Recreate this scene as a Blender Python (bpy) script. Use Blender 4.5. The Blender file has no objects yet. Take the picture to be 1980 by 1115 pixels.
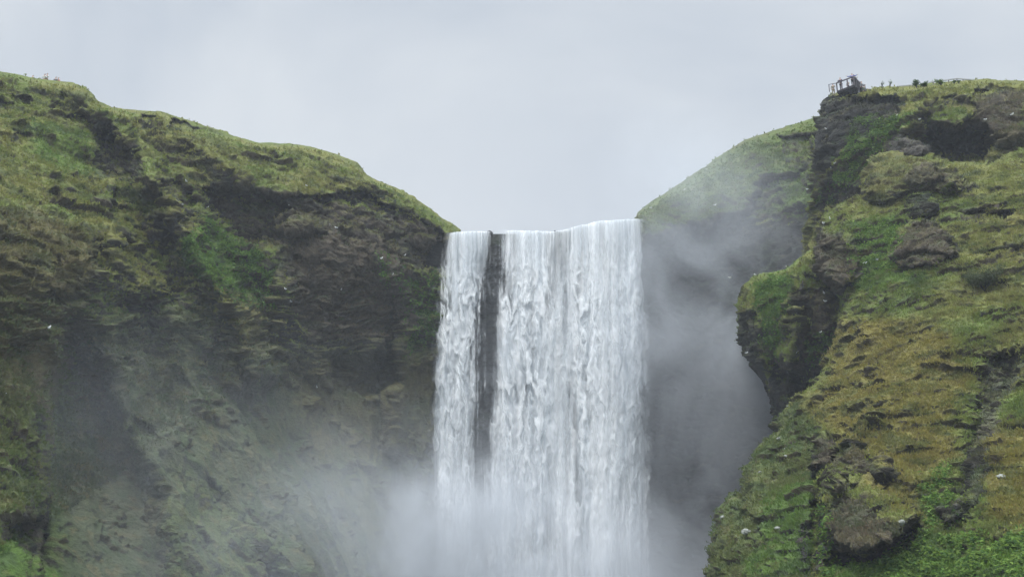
import bpy, math, random
import numpy as np
from mathutils import Vector

# ------------------------------------------------------------------ camera, sky, sun, exposure
scn = bpy.context.scene
COL = scn.collection
W, H, F = 1980.0, 1115.0, 2200.0
PITCH = math.radians(19.7)
CAMZ = 2.0
cam_d = bpy.data.cameras.new('camera')
cam = bpy.data.objects.new('camera', cam_d)
COL.objects.link(cam)
cam.location = (0, 0, CAMZ)
cam.rotation_euler = (math.pi/2 + PITCH, 0, 0)
cam_d.sensor_width = 36.0
cam_d.lens = 36.0*F/W
cam_d.clip_start = 0.5
cam_d.clip_end = 3000
scn.camera = cam

SUN_EL, SUN_ROT = math.radians(58), math.radians(205)
world = bpy.data.worlds.new('World')
scn.world = world
world.use_nodes = True
nt = world.node_tree
nt.nodes.clear()
def wn(t, **k):
    n = nt.nodes.new(t)
    for a, b in k.items(): setattr(n, a, b)
    return n
sky = wn('ShaderNodeTexSky', sky_type='NISHITA', sun_disc=False)
sky.sun_elevation = SUN_EL
sky.sun_rotation = SUN_ROT
tc = wn('ShaderNodeTexCoord')
mp = wn('ShaderNodeMapping')
mp.inputs['Scale'].default_value = (1.0, 1.0, 1.6)
nt.links.new(tc.outputs['Generated'], mp.inputs['Vector'])
n1 = wn('ShaderNodeTexNoise')
n1.inputs['Scale'].default_value = 2.0
n1.inputs['Detail'].default_value = 6
n1.inputs['Roughness'].default_value = 0.5
n1.inputs['Distortion'].default_value = 0.5
nt.links.new(mp.outputs[0], n1.inputs['Vector'])
cr = wn('ShaderNodeValToRGB')
cr.color_ramp.elements[0].position = 0.40
cr.color_ramp.elements[0].color = (0.785, 0.865, 0.97, 1)
cr.color_ramp.elements[1].position = 0.60
cr.color_ramp.elements[1].color = (1.01, 1.07, 1.13, 1)
nt.links.new(n1.outputs['Fac'], cr.inputs[0])
# overcast luminance: brighter towards the zenith
sep = wn('ShaderNodeSeparateXYZ')
nt.links.new(tc.outputs['Generated'], sep.inputs[0])
mr = wn('ShaderNodeMapRange', interpolation_type='SMOOTHSTEP')
mr.inputs['From Min'].default_value = 0.55
mr.inputs['From Max'].default_value = 1.0
mr.inputs['To Min'].default_value = 5.05
mr.inputs['To Max'].default_value = 34.0
nt.links.new(sep.outputs['Z'], mr.inputs['Value'])
vm = wn('ShaderNodeVectorMath', operation='SCALE')
nt.links.new(cr.outputs[0], vm.inputs[0])
nt.links.new(mr.outputs[0], vm.inputs['Scale'])
mixw = wn('ShaderNodeMix', data_type='RGBA')
mixw.inputs[0].default_value = 0.92
nt.links.new(sky.outputs[0], mixw.inputs[6])
nt.links.new(vm.outputs[0], mixw.inputs[7])
bg = wn('ShaderNodeBackground')
bg.inputs['Strength'].default_value = 0.10
nt.links.new(mixw.outputs[2], bg.inputs[0])
wo = wn('ShaderNodeOutputWorld')
nt.links.new(bg.outputs[0], wo.inputs[0])

sd = bpy.data.lights.new('sun', 'SUN')
sd.energy = 1.5
sd.angle = math.radians(25)
sd.color = (1.0, 0.97, 0.93)
sun = bpy.data.objects.new('sun', sd)
COL.objects.link(sun)
_sv = Vector((math.sin(SUN_ROT)*math.cos(SUN_EL), math.cos(SUN_ROT)*math.cos(SUN_EL), math.sin(SUN_EL)))
sun.rotation_euler = (-_sv).to_track_quat('-Z', 'Y').to_euler()

vs = scn.view_settings
vs.view_transform = 'Standard'
vs.look = 'None'
vs.gamma = 1
vs.exposure = 0.52
cy = scn.cycles
cy.use_denoising = True
cy.max_bounces = 5
cy.diffuse_bounces = 2
cy.glossy_bounces = 1
cy.transparent_max_bounces = 24
cy.volume_bounces = 1
cy.volume_step_rate = 0.6
cy.volume_max_steps = 256

# ------------------------------------------------------------------ helpers
CP, SP = math.cos(PITCH), math.sin(PITCH)
def at(px, py, Y):
    """world point seen at photo pixel (px,py) standing Y metres in front of the camera"""
    px = np.asarray(px, float); py = np.asarray(py, float)
    a = (px - W/2)/F
    b = (H/2 - py)/F
    dy = CP - b*SP
    dz = SP + b*CP
    t = Y/dy
    return np.stack(np.broadcast_arrays(a*t, dy*t, CAMZ + dz*t), -1)

_rs = np.random.RandomState(7)
_perm = np.concatenate([_rs.permutation(256)]*3)
_g = _rs.normal(size=(256, 3)); _g /= np.linalg.norm(_g, axis=1)[:, None]
_rv = _rs.rand(256, 3)
def perlin(p):
    i = np.floor(p).astype(np.int64); f = p - i
    i &= 255
    u = f*f*f*(f*(f*6-15)+10)
    out = 0
    for dx in (0, 1):
        wx = u[..., 0] if dx else 1-u[..., 0]
        for dy in (0, 1):
            wy = u[..., 1] if dy else 1-u[..., 1]
            for dz in (0, 1):
                wz = u[..., 2] if dz else 1-u[..., 2]
                h = _perm[_perm[_perm[(i[..., 0]+dx) & 255] + ((i[..., 1]+dy) & 255)] + ((i[..., 2]+dz) & 255)]
                g = _g[h]
                d = g[..., 0]*(f[..., 0]-dx) + g[..., 1]*(f[..., 1]-dy) + g[..., 2]*(f[..., 2]-dz)
                out = out + d*wx*wy*wz
    return out*1.6
def fbm(p, s, o=4, r=0.5, off=0.0):
    s = np.asarray(s, float)
    q = p/s + off
    a, t, n = 1.0, 0, 0
    for k in range(o):
        t = t + a*perlin(q + 17.3*k); n += a
        a *= r; q = q*2.03
    return t/n
def ridged(p, s, o=4, r=0.5, off=0.0):
    q = p/np.asarray(s, float) + off
    a, t, n = 1.0, 0, 0
    for k in range(o):
        t = t + a*(1-np.abs(perlin(q + 9.1*k))*1.6); n += a
        a *= r; q = q*2.07
    return t/n
def worley(p, s, off=0.0):
    q = p/np.asarray(s, float) + off
    i = np.floor(q).astype(np.int64); f = q - i
    d1 = np.full(q.shape[:-1], 9.0); d2 = d1.copy(); cid = np.zeros(q.shape[:-1])
    for dx in (-1, 0, 1):
        for dy in (-1, 0, 1):
            for dz in (-1, 0, 1):
                h = _perm[_perm[_perm[(i[..., 0]+dx) & 255] + ((i[..., 1]+dy) & 255)] + ((i[..., 2]+dz) & 255)]
                r = _rv[h]
                d = np.sqrt((r[..., 0]+dx-f[..., 0])**2 + (r[..., 1]+dy-f[..., 1])**2 + (r[..., 2]+dz-f[..., 2])**2)
                m = d < d1
                d2 = np.where(m, d1, np.minimum(d2, d)); cid = np.where(m, _rv[(h+7) & 255][..., 0], cid)
                d1 = np.where(m, d, d1)
    return d1, d2, cid
def sstep(a, b, x):
    t = np.clip((x-a)/(b-a), 0, 1)
    return t*t*(3-2*t)
def lerp(a, b, t): return a + (b-a)*t
def sdpoly(x, y, pts):
    """signed distance in photo pixels, negative inside"""
    pts = np.asarray(pts, float)
    d = np.full(x.shape, 1e9); s = np.ones(x.shape)
    n = len(pts)
    for k in range(n):
        ax, ay = pts[k]; bx, by = pts[(k+1) % n]
        ex, ey = bx-ax, by-ay
        wx, wy = x-ax, y-ay
        t = np.clip((wx*ex+wy*ey)/(ex*ex+ey*ey+1e-9), 0, 1)
        d = np.minimum(d, (wx-ex*t)**2 + (wy-ey*t)**2)
        c1 = y >= ay; c2 = y < by; c3 = ex*wy > ey*wx
        flip = (c1 & c2 & c3) | (~c1 & ~c2 & ~c3)
        s = np.where(flip, -s, s)
    return s*np.sqrt(d)
def dline(x, y, pts):
    """distance to polyline and signed side (positive: right of its direction of travel in the picture)"""
    d = np.full(x.shape, 1e9); side = np.zeros(x.shape)
    for (ax, ay), (bx, by) in zip(pts[:-1], pts[1:]):
        ex, ey = bx-ax, by-ay
        wx, wy = x-ax, y-ay
        t = np.clip((wx*ex+wy*ey)/(ex*ex+ey*ey), 0, 1)
        dd = np.hypot(wx-ex*t, wy-ey*t)
        m = dd < d
        side = np.where(m, np.sign(ex*wy-ey*wx), side)
        d = np.where(m, dd, d)
    return d, side
def idw(x, y, cps):
    """thin plate spline through the depth control points"""
    c = np.asarray(cps, float); P = c[:, :2]/100.0
    def k(r2): return 0.5*r2*np.log(r2+1e-9)
    n = len(c)
    K = k(((P[:, None]-P[None])**2).sum(-1)) + np.eye(n)*0.02
    Q = np.hstack([np.ones((n, 1)), P])
    A = np.zeros((n+3, n+3)); A[:n, :n] = K; A[:n, n:] = Q; A[n:, :n] = Q.T
    w = np.linalg.solve(A, np.concatenate([c[:, 2], np.zeros(3)]))
    out = w[n] + w[n+1]*x/100 + w[n+2]*y/100
    for j in range(n):
        out = out + w[j]*k((x/100-P[j, 0])**2 + (y/100-P[j, 1])**2)
    return out
def curve(pts, n):
    p = np.asarray(pts, float)
    L = np.concatenate([[0], np.cumsum(np.hypot(*np.diff(p, axis=0).T))])
    t = np.linspace(0, L[-1], n)
    return np.stack([np.interp(t, L, p[:, 0]), np.interp(t, L, p[:, 1])], -1)
def coons(top, bottom, left, right, nu, nv):
    T, B = curve(top, nu), curve(bottom, nu)
    L, R = curve(left, nv), curve(right, nv)
    u = np.linspace(0, 1, nu)[None, :, None]; v = np.linspace(0, 1, nv)[:, None, None]
    P = (1-v)*T[None] + v*B[None] + (1-u)*L[:, None] + u*R[:, None] \
        - ((1-u)*(1-v)*T[0] + u*(1-v)*T[-1] + (1-u)*v*B[0] + u*v*B[-1])
    return P[..., 0], P[..., 1]
def grid_normals(P):
    du = np.gradient(P, axis=1); dv = np.gradient(P, axis=0)
    n = np.cross(dv, du)
    n /= np.linalg.norm(n, axis=-1, keepdims=True) + 1e-12
    flip = np.sign((n*(np.array([0, 0, CAMZ])-P)).sum(-1, keepdims=True))
    med = 1.0 if np.mean(flip) >= 0 else -1.0
    return n*med
def blur(a, k):
    for _ in range(k):
        a = np.pad(a, ((1, 1), (1, 1)) + ((0, 0),)*(a.ndim-2), mode='edge')
        a = (a[:-2, 1:-1]+a[2:, 1:-1]+a[1:-1, :-2]+a[1:-1, 2:]+a[1:-1, 1:-1]*2)/6
    return a
def mesh_from_arrays(name, verts, faces, mat=None, attrs=None, smooth=True):
    me = bpy.data.meshes.new(name)
    nvt, nf, k = len(verts), len(faces), faces.shape[1]
    me.vertices.add(nvt); me.vertices.foreach_set('co', np.asarray(verts, np.float32).ravel())
    me.loops.add(nf*k); me.loops.foreach_set('vertex_index', np.asarray(faces, np.int32).ravel())
    me.polygons.add(nf); me.polygons.foreach_set('loop_start', np.arange(0, nf*k, k, dtype=np.int32))
    me.update(calc_edges=True)
    me.polygons.foreach_set('use_smooth', np.full(nf, smooth))
    for an, arr in (attrs or {}).items():
        arr = np.asarray(arr, np.float32)
        if arr.ndim == 1:
            a = me.attributes.new(an, 'FLOAT', 'POINT'); a.data.foreach_set('value', arr)
        else:
            a = me.attributes.new(an, 'FLOAT_COLOR', 'POINT')
            if arr.shape[1] == 3: arr = np.hstack([arr, np.ones((len(arr), 1), np.float32)])
            a.data.foreach_set('color', arr.ravel())
    me.validate()
    if mat: me.materials.append(mat)
    o = bpy.data.objects.new(name, me)
    COL.objects.link(o)
    return o
def grid_faces(nv, nu, off=0):
    i = np.arange(nv*nu).reshape(nv, nu)
    return np.stack([i[:-1, :-1].ravel(), i[1:, :-1].ravel(), i[1:, 1:].ravel(), i[:-1, 1:].ravel()], -1) + off
def C(r, g, b):
    """sRGB 0..255 -> linear"""
    v = np.array([r, g, b])/255.0
    return np.where(v <= 0.04045, v/12.92, ((v+0.055)/1.055)**2.4)
def tag(o, label=None, cat=None, group=None, kind=None):
    if label: o['label'] = label
    if cat: o['category'] = cat
    if group: o['group'] = group
    if kind: o['kind'] = kind
    return o

# ------------------------------------------------------------------ materials
def newmat(name):
    m = bpy.data.materials.new(name); m.use_nodes = True
    n = m.node_tree; n.nodes.clear()
    return m, n
def terrain_material(name, bump=0.35, fine=0.35, gloss=0.12):
    m, n = newmat(name)
    N = n.nodes.new; L = n.links.new
    at_ = N('ShaderNodeAttribute'); at_.attribute_name = 'albedo'
    rk = N('ShaderNodeAttribute'); rk.attribute_name = 'rock'
    geo = N('ShaderNodeNewGeometry')
    mpn = N('ShaderNodeMapping'); mpn.inputs['Scale'].default_value = (1, 1, 1.9)
    L(geo.outputs['Position'], mpn.inputs[0])
    t1 = N('ShaderNodeTexNoise'); t1.inputs['Scale'].default_value = 2.6; t1.inputs['Detail'].default_value = 7; t1.inputs['Roughness'].default_value = 0.68
    L(mpn.outputs[0], t1.inputs['Vector'])
    t2 = N('ShaderNodeTexNoise'); t2.inputs['Scale'].default_value = 9.0; t2.inputs['Detail'].default_value = 5; t2.inputs['Roughness'].default_value = 0.7
    L(geo.outputs['Position'], t2.inputs['Vector'])
    r1 = N('ShaderNodeMapRange'); r1.inputs['From Min'].default_value = 0.3; r1.inputs['From Max'].default_value = 0.7
    r1.inputs['To Min'].default_value = 1-fine; r1.inputs['To Max'].default_value = 1+fine
    L(t1.outputs[0], r1.inputs[0])
    r2 = N('ShaderNodeMapRange'); r2.inputs['From Min'].default_value = 0.3; r2.inputs['From Max'].default_value = 0.7
    r2.inputs['To Min'].default_value = 0.72; r2.inputs['To Max'].default_value = 1.28
    L(t2.outputs[0], r2.inputs[0])
    mm = N('ShaderNodeMath'); mm.operation = 'MULTIPLY'
    L(r1.outputs[0], mm.inputs[0]); L(r2.outputs[0], mm.inputs[1])
    vmn = N('ShaderNodeVectorMath'); vmn.operation = 'SCALE'
    L(at_.outputs['Color'], vmn.inputs[0]); L(mm.outputs[0], vmn.inputs['Scale'])
    b = N('ShaderNodeBump'); b.inputs['Strength'].default_value = 1.0; b.inputs['Distance'].default_value = bump
    ad = N('ShaderNodeMath'); ad.operation = 'MULTIPLY_ADD'
    L(t2.outputs[0], ad.inputs[0]); ad.inputs[1].default_value = 0.35; L(t1.outputs[0], ad.inputs[2])
    L(ad.outputs[0], b.inputs['Height'])
    p = N('ShaderNodeBsdfPrincipled')
    L(vmn.outputs[0], p.inputs['Base Color'])
    rr = N('ShaderNodeMapRange'); rr.inputs['To Min'].default_value = 0.95; rr.inputs['To Max'].default_value = 0.8
    L(rk.outputs['Fac'], rr.inputs[0]); L(rr.outputs[0], p.inputs['Roughness'])
    p.inputs['Specular IOR Level'].default_value = gloss
    L(b.outputs[0], p.inputs['Normal'])
    o = N('ShaderNodeOutputMaterial'); L(p.outputs[0], o.inputs[0])
    return m
def simple(name, rgb, rough=0.8, var=0.2, scale=6, metallic=0.0, spec=0.3):
    m, n = newmat(name)
    N = n.nodes.new; L = n.links.new
    g = N('ShaderNodeTexCoord')
    t = N('ShaderNodeTexNoise'); t.inputs['Scale'].default_value = scale; t.inputs['Detail'].default_value = 5
    L(g.outputs['Object'], t.inputs['Vector'])
    r = N('ShaderNodeMapRange'); r.inputs['From Min'].default_value = 0.3; r.inputs['From Max'].default_value = 0.7
    r.inputs['To Min'].default_value = 1-var; r.inputs['To Max'].default_value = 1+var
    L(t.outputs[0], r.inputs[0])
    v = N('ShaderNodeVectorMath'); v.operation = 'SCALE'; v.inputs[0].default_value = tuple(rgb)[:3]
    L(r.outputs[0], v.inputs['Scale'])
    p = N('ShaderNodeBsdfPrincipled'); L(v.outputs[0], p.inputs['Base Color'])
    p.inputs['Roughness'].default_value = rough; p.inputs['Metallic'].default_value = metallic
    p.inputs['Specular IOR Level'].default_value = spec
    o = N('ShaderNodeOutputMaterial'); L(p.outputs[0], o.inputs[0])
    return m

# albedo palette (linear)
GR_OL = np.array([0.188, 0.192, 0.058])   # yellow olive grass
GR_MD = np.array([0.125, 0.168, 0.042])   # mid grass
GR_LU = np.array([0.095, 0.160, 0.032])   # lush green
GR_DK = np.array([0.052, 0.080, 0.034])   # dark herbs
OCH   = np.array([0.208, 0.172, 0.050])   # ochre moss
MOSS  = np.array([0.120, 0.104, 0.050])   # brown moss
RK_DK = np.array([0.040, 0.039, 0.037])   # wet basalt
RK_MD = np.array([0.098, 0.081, 0.060])   # brown tuff
RK_GY = np.array([0.140, 0.130, 0.118])   # pale grey scree
SLATE = np.array([0.072, 0.076, 0.056])   # wet moss film on rock
PALS = dict(slate=SLATE, olive=GR_OL, mid=GR_MD, lush=GR_LU, herb=GR_DK, ochre=OCH, moss=MOSS, dark=RK_DK, tuff=RK_MD, scree=RK_GY)

# ------------------------------------------------------------------ terrain sheets
SHEETS = {}
def make_sheet(name, top, bottom, left, right, cps, step, feats=(), tints=(), edges=(), grass_mix=0.5,
               amp=1.0, rock_bias=0.0, mat=None, skirts=('top',), terr=0.45, seed=0.0, wet=0.0, crag=0.8, outc=1.0, calm=(), flute=0.0, vst=None, side=0, toe=0.5, post=None):
    Lt = curve(top, 2); 
    def plen(p): p = np.asarray(p, float); return np.hypot(*np.diff(p, axis=0).T).sum()
    nu = int(max(plen(top), plen(bottom))/step); nv = int(max(plen(left), plen(right))/step)
    px, py = coons(top, bottom, left, right, nu, nv)
    q = np.stack([px, py, np.full_like(px, seed*31)], -1)
    # irregular outlines for the hand drawn features
    wx = px + 9*fbm(q, 45, 4, off=3.1) + 3.5*fbm(q, 11, 3, off=1.7)
    wy = py + 9*fbm(q, 45, 4, off=8.1) + 3.5*fbm(q, 11, 3, off=5.7)
    Y = idw(px, py, cps)
    rockm = np.full(px.shape, rock_bias)
    for f in feats:
        if f[0] == 'cave':        # polygon, metres back, soft px, rockness
            s = sdpoly(wx, wy, f[1]); m = sstep(f[3], -f[3], s)
            Y = Y + f[2]*m; rockm = np.maximum(rockm, f[4]*sstep(f[3]*1.2, -2, s)) if f[4] > 0 else rockm
        elif f[0] == 'ledge':     # band: hard upper lip, slope returning below
            s = sdpoly(wx, wy, f[1])
            ys = [p[1] for p in f[1]]; y0, y1 = min(ys), max(ys)
            m = sstep(3, -4, s)*np.clip(1-(wy-y0)/(y1-y0+1e-6), 0.15, 1)
            Y = Y + f[2]*m; rockm = np.maximum(rockm, f[4]*sstep(5, -3, s))
        elif f[0] == 'bulge':     # polygon dome, metres forward, soft px
            s = sdpoly(wx, wy, f[1]); r = np.clip(-s/f[3], 0, 1)
            Y = Y - f[2]*np.sqrt(1-(1-r)**2)
            if f[4] > 0: rockm = np.maximum(rockm, f[4]*sstep(6, -6, s))
        elif f[0] == 'ridge':     # polyline, metres forward, half width left, right
            d, sd = dline(wx, wy, f[1])
            w = np.where(sd > 0, f[3], f[4])
            Y = Y - f[2]*np.clip(1-d/w, 0, 1)**1.3
        elif f[0] == 'step':      # one side of a polyline stands forward
            d, sd = dline(wx, wy, f[1])
            s = d*sd
            Y = Y - f[2]*sstep(-f[3], f[3], s)*np.clip(1-d/f[4], 0, 1)
    for pts, amt, w in edges:     # round the silhouette over
        d, _ = dline(px, py, pts)
        Y = Y + amt*np.clip(1-d/w, 0, 1)**2
    P = at(px, py, Y)
    N = grid_normals(blur(P, 3))
    S = np.array([0, 0, seed*13.0])
    Q = P + S
    rk0 = np.clip(rockm, 0, 1)
    # large lumps, craggy blocks, outcrops, bedding ledges
    warp = np.stack([fbm(Q, 5, 3, off=2.2), fbm(Q, 5, 3, off=6.2), fbm(Q, 5, 3, off=9.9)], -1)
    Qw = Q + warp*2.0
    if vst:
        kz = 1-vst[2]*sstep(vst[0], vst[1], py + 60*fbm(Q, 14, 2, off=71)); Qw[..., 2] = Qw[..., 2]*kz; Q = Q.copy(); Q[..., 2] = Q[..., 2]*kz
    d = 1.1*fbm(Qw, (9, 9, 6), 4)
    w1, w2, wc = worley(Qw, (3.6, 3.6, 2.2))
    rockz = sstep(-0.15, 0.25, fbm(Qw, (11, 11, 7), 3, off=4.4) + 0.55*rk0 - 0.28)
    rr = np.maximum(rk0, rockz*0.7)
    d = d + crag*(0.9*(0.5-w1) + 0.5*(wc-0.5))*(0.3+0.7*rr)
    w1b, w2b, wcb = worley(Qw + 0.5*warp, (1.25, 1.25, 0.62), off=3.3)
    d = d + crag*(0.45*(0.5-w1b) + 0.45*(wcb-0.5))*(0.2+0.8*rr)
    w1c, w2c, wcc = worley(Q + 0.3*warp, (0.52, 0.52, 0.30), off=5.3)
    d = d + crag*0.24*(wcc-0.5 + 0.5*(0.5-w1c))*(0.15+0.85*rr)
    # hollows under broken beds
    pit = fbm(Qw, (2.6, 2.6, 1.1), 4, 0.55, off=21.0)
    d = d - crag*1.3*sstep(0.16, 0.30, pit)*(0.15+0.85*rr)
    d = d + 0.22*ridged(Qw, (2.2, 2.2, 0.9), 4, off=1.1)
    # small outcrops that stand out of the turf: bright tread above, shaded face below
    oc = fbm(Qw, (4.6, 4.6, 1.5), 5, 0.55, off=31.0) + 0.25*fbm(Q, (16, 16, 9), 2, off=33.0)
    ocm = sstep(0.20, 0.31, oc); ocs = sstep(0.17, 0.22, oc)*sstep(0.42, 0.32, oc)
    d = d + outc*(0.75*ocm + 0.25*ocs)*(1-0.6*rk0)
    # terracettes: saw-tooth benches that follow the contours on grass
    zz = Qw[..., 2] + 1.3*fbm(Q, (6, 6, 3), 4, off=5.5)
    fr = np.mod(zz/1.05, 1.0); saw = np.where(fr < 0.8, fr/0.8, (1-fr)/0.2)
    sel = sstep(-0.05, 0.35, fbm(Q, (3.2, 3.2, 1.2), 3, off=7.7))
    d = d - terr*0.8*saw*sel*(1-rk0)
    fr2 = np.mod((Qw[..., 2] + 0.5*fbm(Q, (2, 2, 1), 3, off=2.5))/0.42, 1.0)
    d = d - terr*0.30*fr2*sstep(-0.1, 0.35, fbm(Q, (1.4, 1.4, 0.6), 2, off=3.7))
    if flute:
        fl = ridged(Q + warp*1.2, (4.5, 4.5, 17), 4, 0.55, off=41.0) - 0.5
        d = d + flute*1.6*fl*sstep(330, 620, py)
    # tussocks
    d = d + terr*0.45*(0.55-w1c)*(1-rk0)*sstep(-0.2, 0.2, fbm(Q, (4, 4, 4), 2, off=14.0))
    dist = np.minimum(1, Y/75.0)
    if vst: dist = dist*(1-0.45*sstep(620, 860, py))
    for pts, w in calm:
        cd, _ = dline(px, py, pts); dist = dist*np.clip(cd/w, 0.0 if w > 50 else 0.3, 1)
    ND = N*np.array([1, 1, 0.30]); ND /= np.linalg.norm(ND, axis=-1, keepdims=True)
    P2 = P + ND*(amp*d*dist)[..., None]
    N2 = grid_normals(P2); N1 = grid_normals(blur(P2, 2))
    nz = N2[..., 2]*0.5 + N1[..., 2]*0.5
    # ground cover
    patch = fbm(Q, (7, 7, 5), 4, off=11.0); patch2 = fbm(Q, (2.4, 2.4, 1.6), 4, off=12.0)
    patch3 = fbm(Q, (0.9, 0.9, 0.6), 3, off=13.0)
    g = lerp(GR_OL, GR_MD, sstep(-0.35, 0.35, patch + 0.5*patch2 + (0.5-grass_mix))[..., None])
    tint_w = np.zeros(px.shape)
    for pts, colname, strength, soft in tints:
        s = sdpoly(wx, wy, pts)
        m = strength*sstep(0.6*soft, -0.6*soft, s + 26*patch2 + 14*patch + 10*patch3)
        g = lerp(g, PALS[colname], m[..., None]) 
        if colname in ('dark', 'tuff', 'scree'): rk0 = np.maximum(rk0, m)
        if colname == 'lush': rk0 = rk0*(1-0.8*m)
    g = lerp(g, MOSS*1.05, (0.55*sstep(0.1, 0.45, patch3 + 0.4*patch2))[..., None])
    g = lerp(g, GR_DK, (0.55*sstep(0.05, -0.35, patch2 + 0.5*patch3))[..., None])
    steep = sstep(0.30, -0.08, nz + 0.28*patch2 + 0.16*patch3 - 0.12 + wet*0)
    ocr = ocs*sstep(0.55, 0.2, nz)
    rock = np.clip(np.maximum(np.maximum(steep, ocr*0.6*min(1, outc))*(0.35+0.65*sstep(-0.3, 0.2, patch+rk0+0.5*ocs)), rk0*sstep(0.75, 0.35, nz+0.3*patch2)), 0, 1)
    rc = lerp(RK_DK, RK_MD, sstep(-0.3, 0.4, patch2 + 0.6*patch + 0.3*(wcb-0.5))[..., None])
    rc = lerp(rc, RK_GY, (0.35*sstep(0.15, 0.5, patch3 + 0.5*(wcb-0.5)))[..., None])
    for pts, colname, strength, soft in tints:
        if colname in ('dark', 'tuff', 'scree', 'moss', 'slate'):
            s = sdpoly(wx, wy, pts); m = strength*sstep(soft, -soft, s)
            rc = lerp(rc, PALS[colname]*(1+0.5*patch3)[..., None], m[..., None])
    rc = lerp(rc, MOSS*0.75, (0.65*ocs*(1-rk0))[..., None])
    rc = lerp(rc, GR_DK*1.05, (0.35*sstep(0.1, 0.5, patch - 0.5*patch2 + 0.25*nz))[..., None])
    alb = lerp(g, rc, rock[..., None])*(1-0.35*wet)
    if post: alb = post(px, py, alb, Q)
    SHEETS[name] = dict(px=px, py=py, P=P2, N=N1, alb=alb, rock=rock, nz=nz)
    # carry the hill on beyond the picture and down to the valley floor, then close it behind its outline
    XP, XA, XR = P2, alb, rock
    if side:                                            # the next spur along the hillside
        m_ = lambda Z: (Z[:, -2:-int(0.9*nu):-2] if side > 0 else Z[:, int(0.9*nu):1:-2])
        mp_, ma_, mr_ = m_(XP).copy(), m_(XA), m_(XR)
        e = XP[:, -1:] if side > 0 else XP[:, :1]
        wd_ = np.abs(mp_[:, -1 if side > 0 else 0, 0] - e[:, 0, 0])
        mp_[..., 0] = e[..., 0] - (mp_[..., 0] - e[..., 0])*(wd_.max()/np.maximum(wd_, 5))[:, None]
        mp_[..., 1] = e[..., 1] + 0.6*(mp_[..., 1] - e[..., 1])
        far = (mp_[:, -1:] if side > 0 else mp_[:, :1]) + np.array([[side*14., 10, -2], [side*90., 60, -8]])
        fa = np.repeat(ma_[:, -1:] if side > 0 else ma_[:, :1], 2, 1); fr_ = np.repeat(mr_[:, -1:] if side > 0 else mr_[:, :1], 2, 1)
        if side > 0: XP, XA, XR = [np.concatenate(t_, 1) for t_ in ((XP, mp_, far), (XA, ma_, fa), (XR, mr_, fr_))]
        else: XP, XA, XR = [np.concatenate(t_, 1) for t_ in ((far[:, ::-1], mp_, XP), (fa, ma_, XA), (fr_, mr_, XR))]
    nr = XP.shape[0]                                    # down to the valley floor
    mp_ = XP[-3:int(0.25*nr):-3].copy()
    mp_[..., 2] = np.maximum(2*XP[-1, :, 2][None] - mp_[..., 2], -1.0)
    mp_[..., 1] = XP[-1, :, 1][None] + toe*np.minimum(XP[-1, :, 1][None] - mp_[..., 1], 3.0)
    last = mp_[-1:].copy(); last[..., 2] = -1.0
    XP = np.concatenate([XP, mp_, last]); XA = np.concatenate([XA, XA[-3:int(0.25*nr):-3], XA[-1:]]); XR = np.concatenate([XR, XR[-3:int(0.25*nr):-3], XR[-1:]])
    nv, nu = XP.shape[:2]
    V = [XP.reshape(-1, 3)]; A = [XA.reshape(-1, 3)]; R = [XR.ravel()]
    Fs = [grid_faces(nv, nu)]; off = nv*nu
    idx = np.arange(nv*nu).reshape(nv, nu)
    def skirt(line_idx, inward, ks=((1.2, 0.15), (5, 0.6), (18, 2.0), (45, 4.0)), down=0.0):
        nonlocal off
        base = V[0][line_idx]; n = len(line_idx)
        ray = base - np.array([0, 0, CAMZ]); ray[:, 2] = 0
        ray /= np.linalg.norm(ray, axis=1)[:, None]
        prev = line_idx
        for k, a in ks:
            nz_ = fbm(base + k, 3.0, 3)[:, None]
            v = base + ray*k + np.array(inward)*a + np.array([0, 0, 1.0])*(0.25*nz_ - down*k)
            V.append(v); A.append(A[0][line_idx]); R.append(R[0][line_idx])
            cur = np.arange(n) + off; off += n
            Fs.append(np.stack([prev[:-1], prev[1:], cur[1:], cur[:-1]], -1))
            prev = cur
    if 'top' in skirts: skirt(idx[0], (0, 0, 0), down=0.02)
    if 'left' in skirts: skirt(idx[:, 0], (1, 0, 0), ks=((1.2, 0.3), (4, 1.2), (12, 5)), down=0.0)
    o = mesh_from_arrays(name, np.concatenate(V), np.concatenate(Fs), mat, dict(albedo=np.concatenate(A), rock=np.concatenate(R)))
    tag(o, kind='structure')
    return o

# ------------------------------------------------------------------ ground, river
TERR = terrain_material('cliff_ground')
STEP = 2.0
def plain_sheet(name, mat, x0, x1, y0, y1, z, n=60, amp=0.0, kind='structure'):
    xs = np.linspace(x0, x1, n); ys = np.linspace(y0, y1, n)
    X, Y = np.meshgrid(xs, ys)
    P = np.stack([X, Y, np.full_like(X, z)], -1)
    P[..., 2] += amp*fbm(P, 9, 3)
    o = mesh_from_arrays(name, P.reshape(-1, 3), grid_faces(n, n), mat)
    return tag(o, kind=kind)
gravel = simple('black_gravel', (0.05, 0.05, 0.052), 0.9, 0.5, 1.5)
plain_sheet('ground', gravel, -1200, 1200, -600, 1600, -0.4, 160, 0.15)
rv = simple('river_water', (0.22, 0.26, 0.28), 0.25, 0.3, 0.4, spec=0.5)
plain_sheet('river', rv, -26, 24, -60, 137, 0.0, 100, 0.12)

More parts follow.
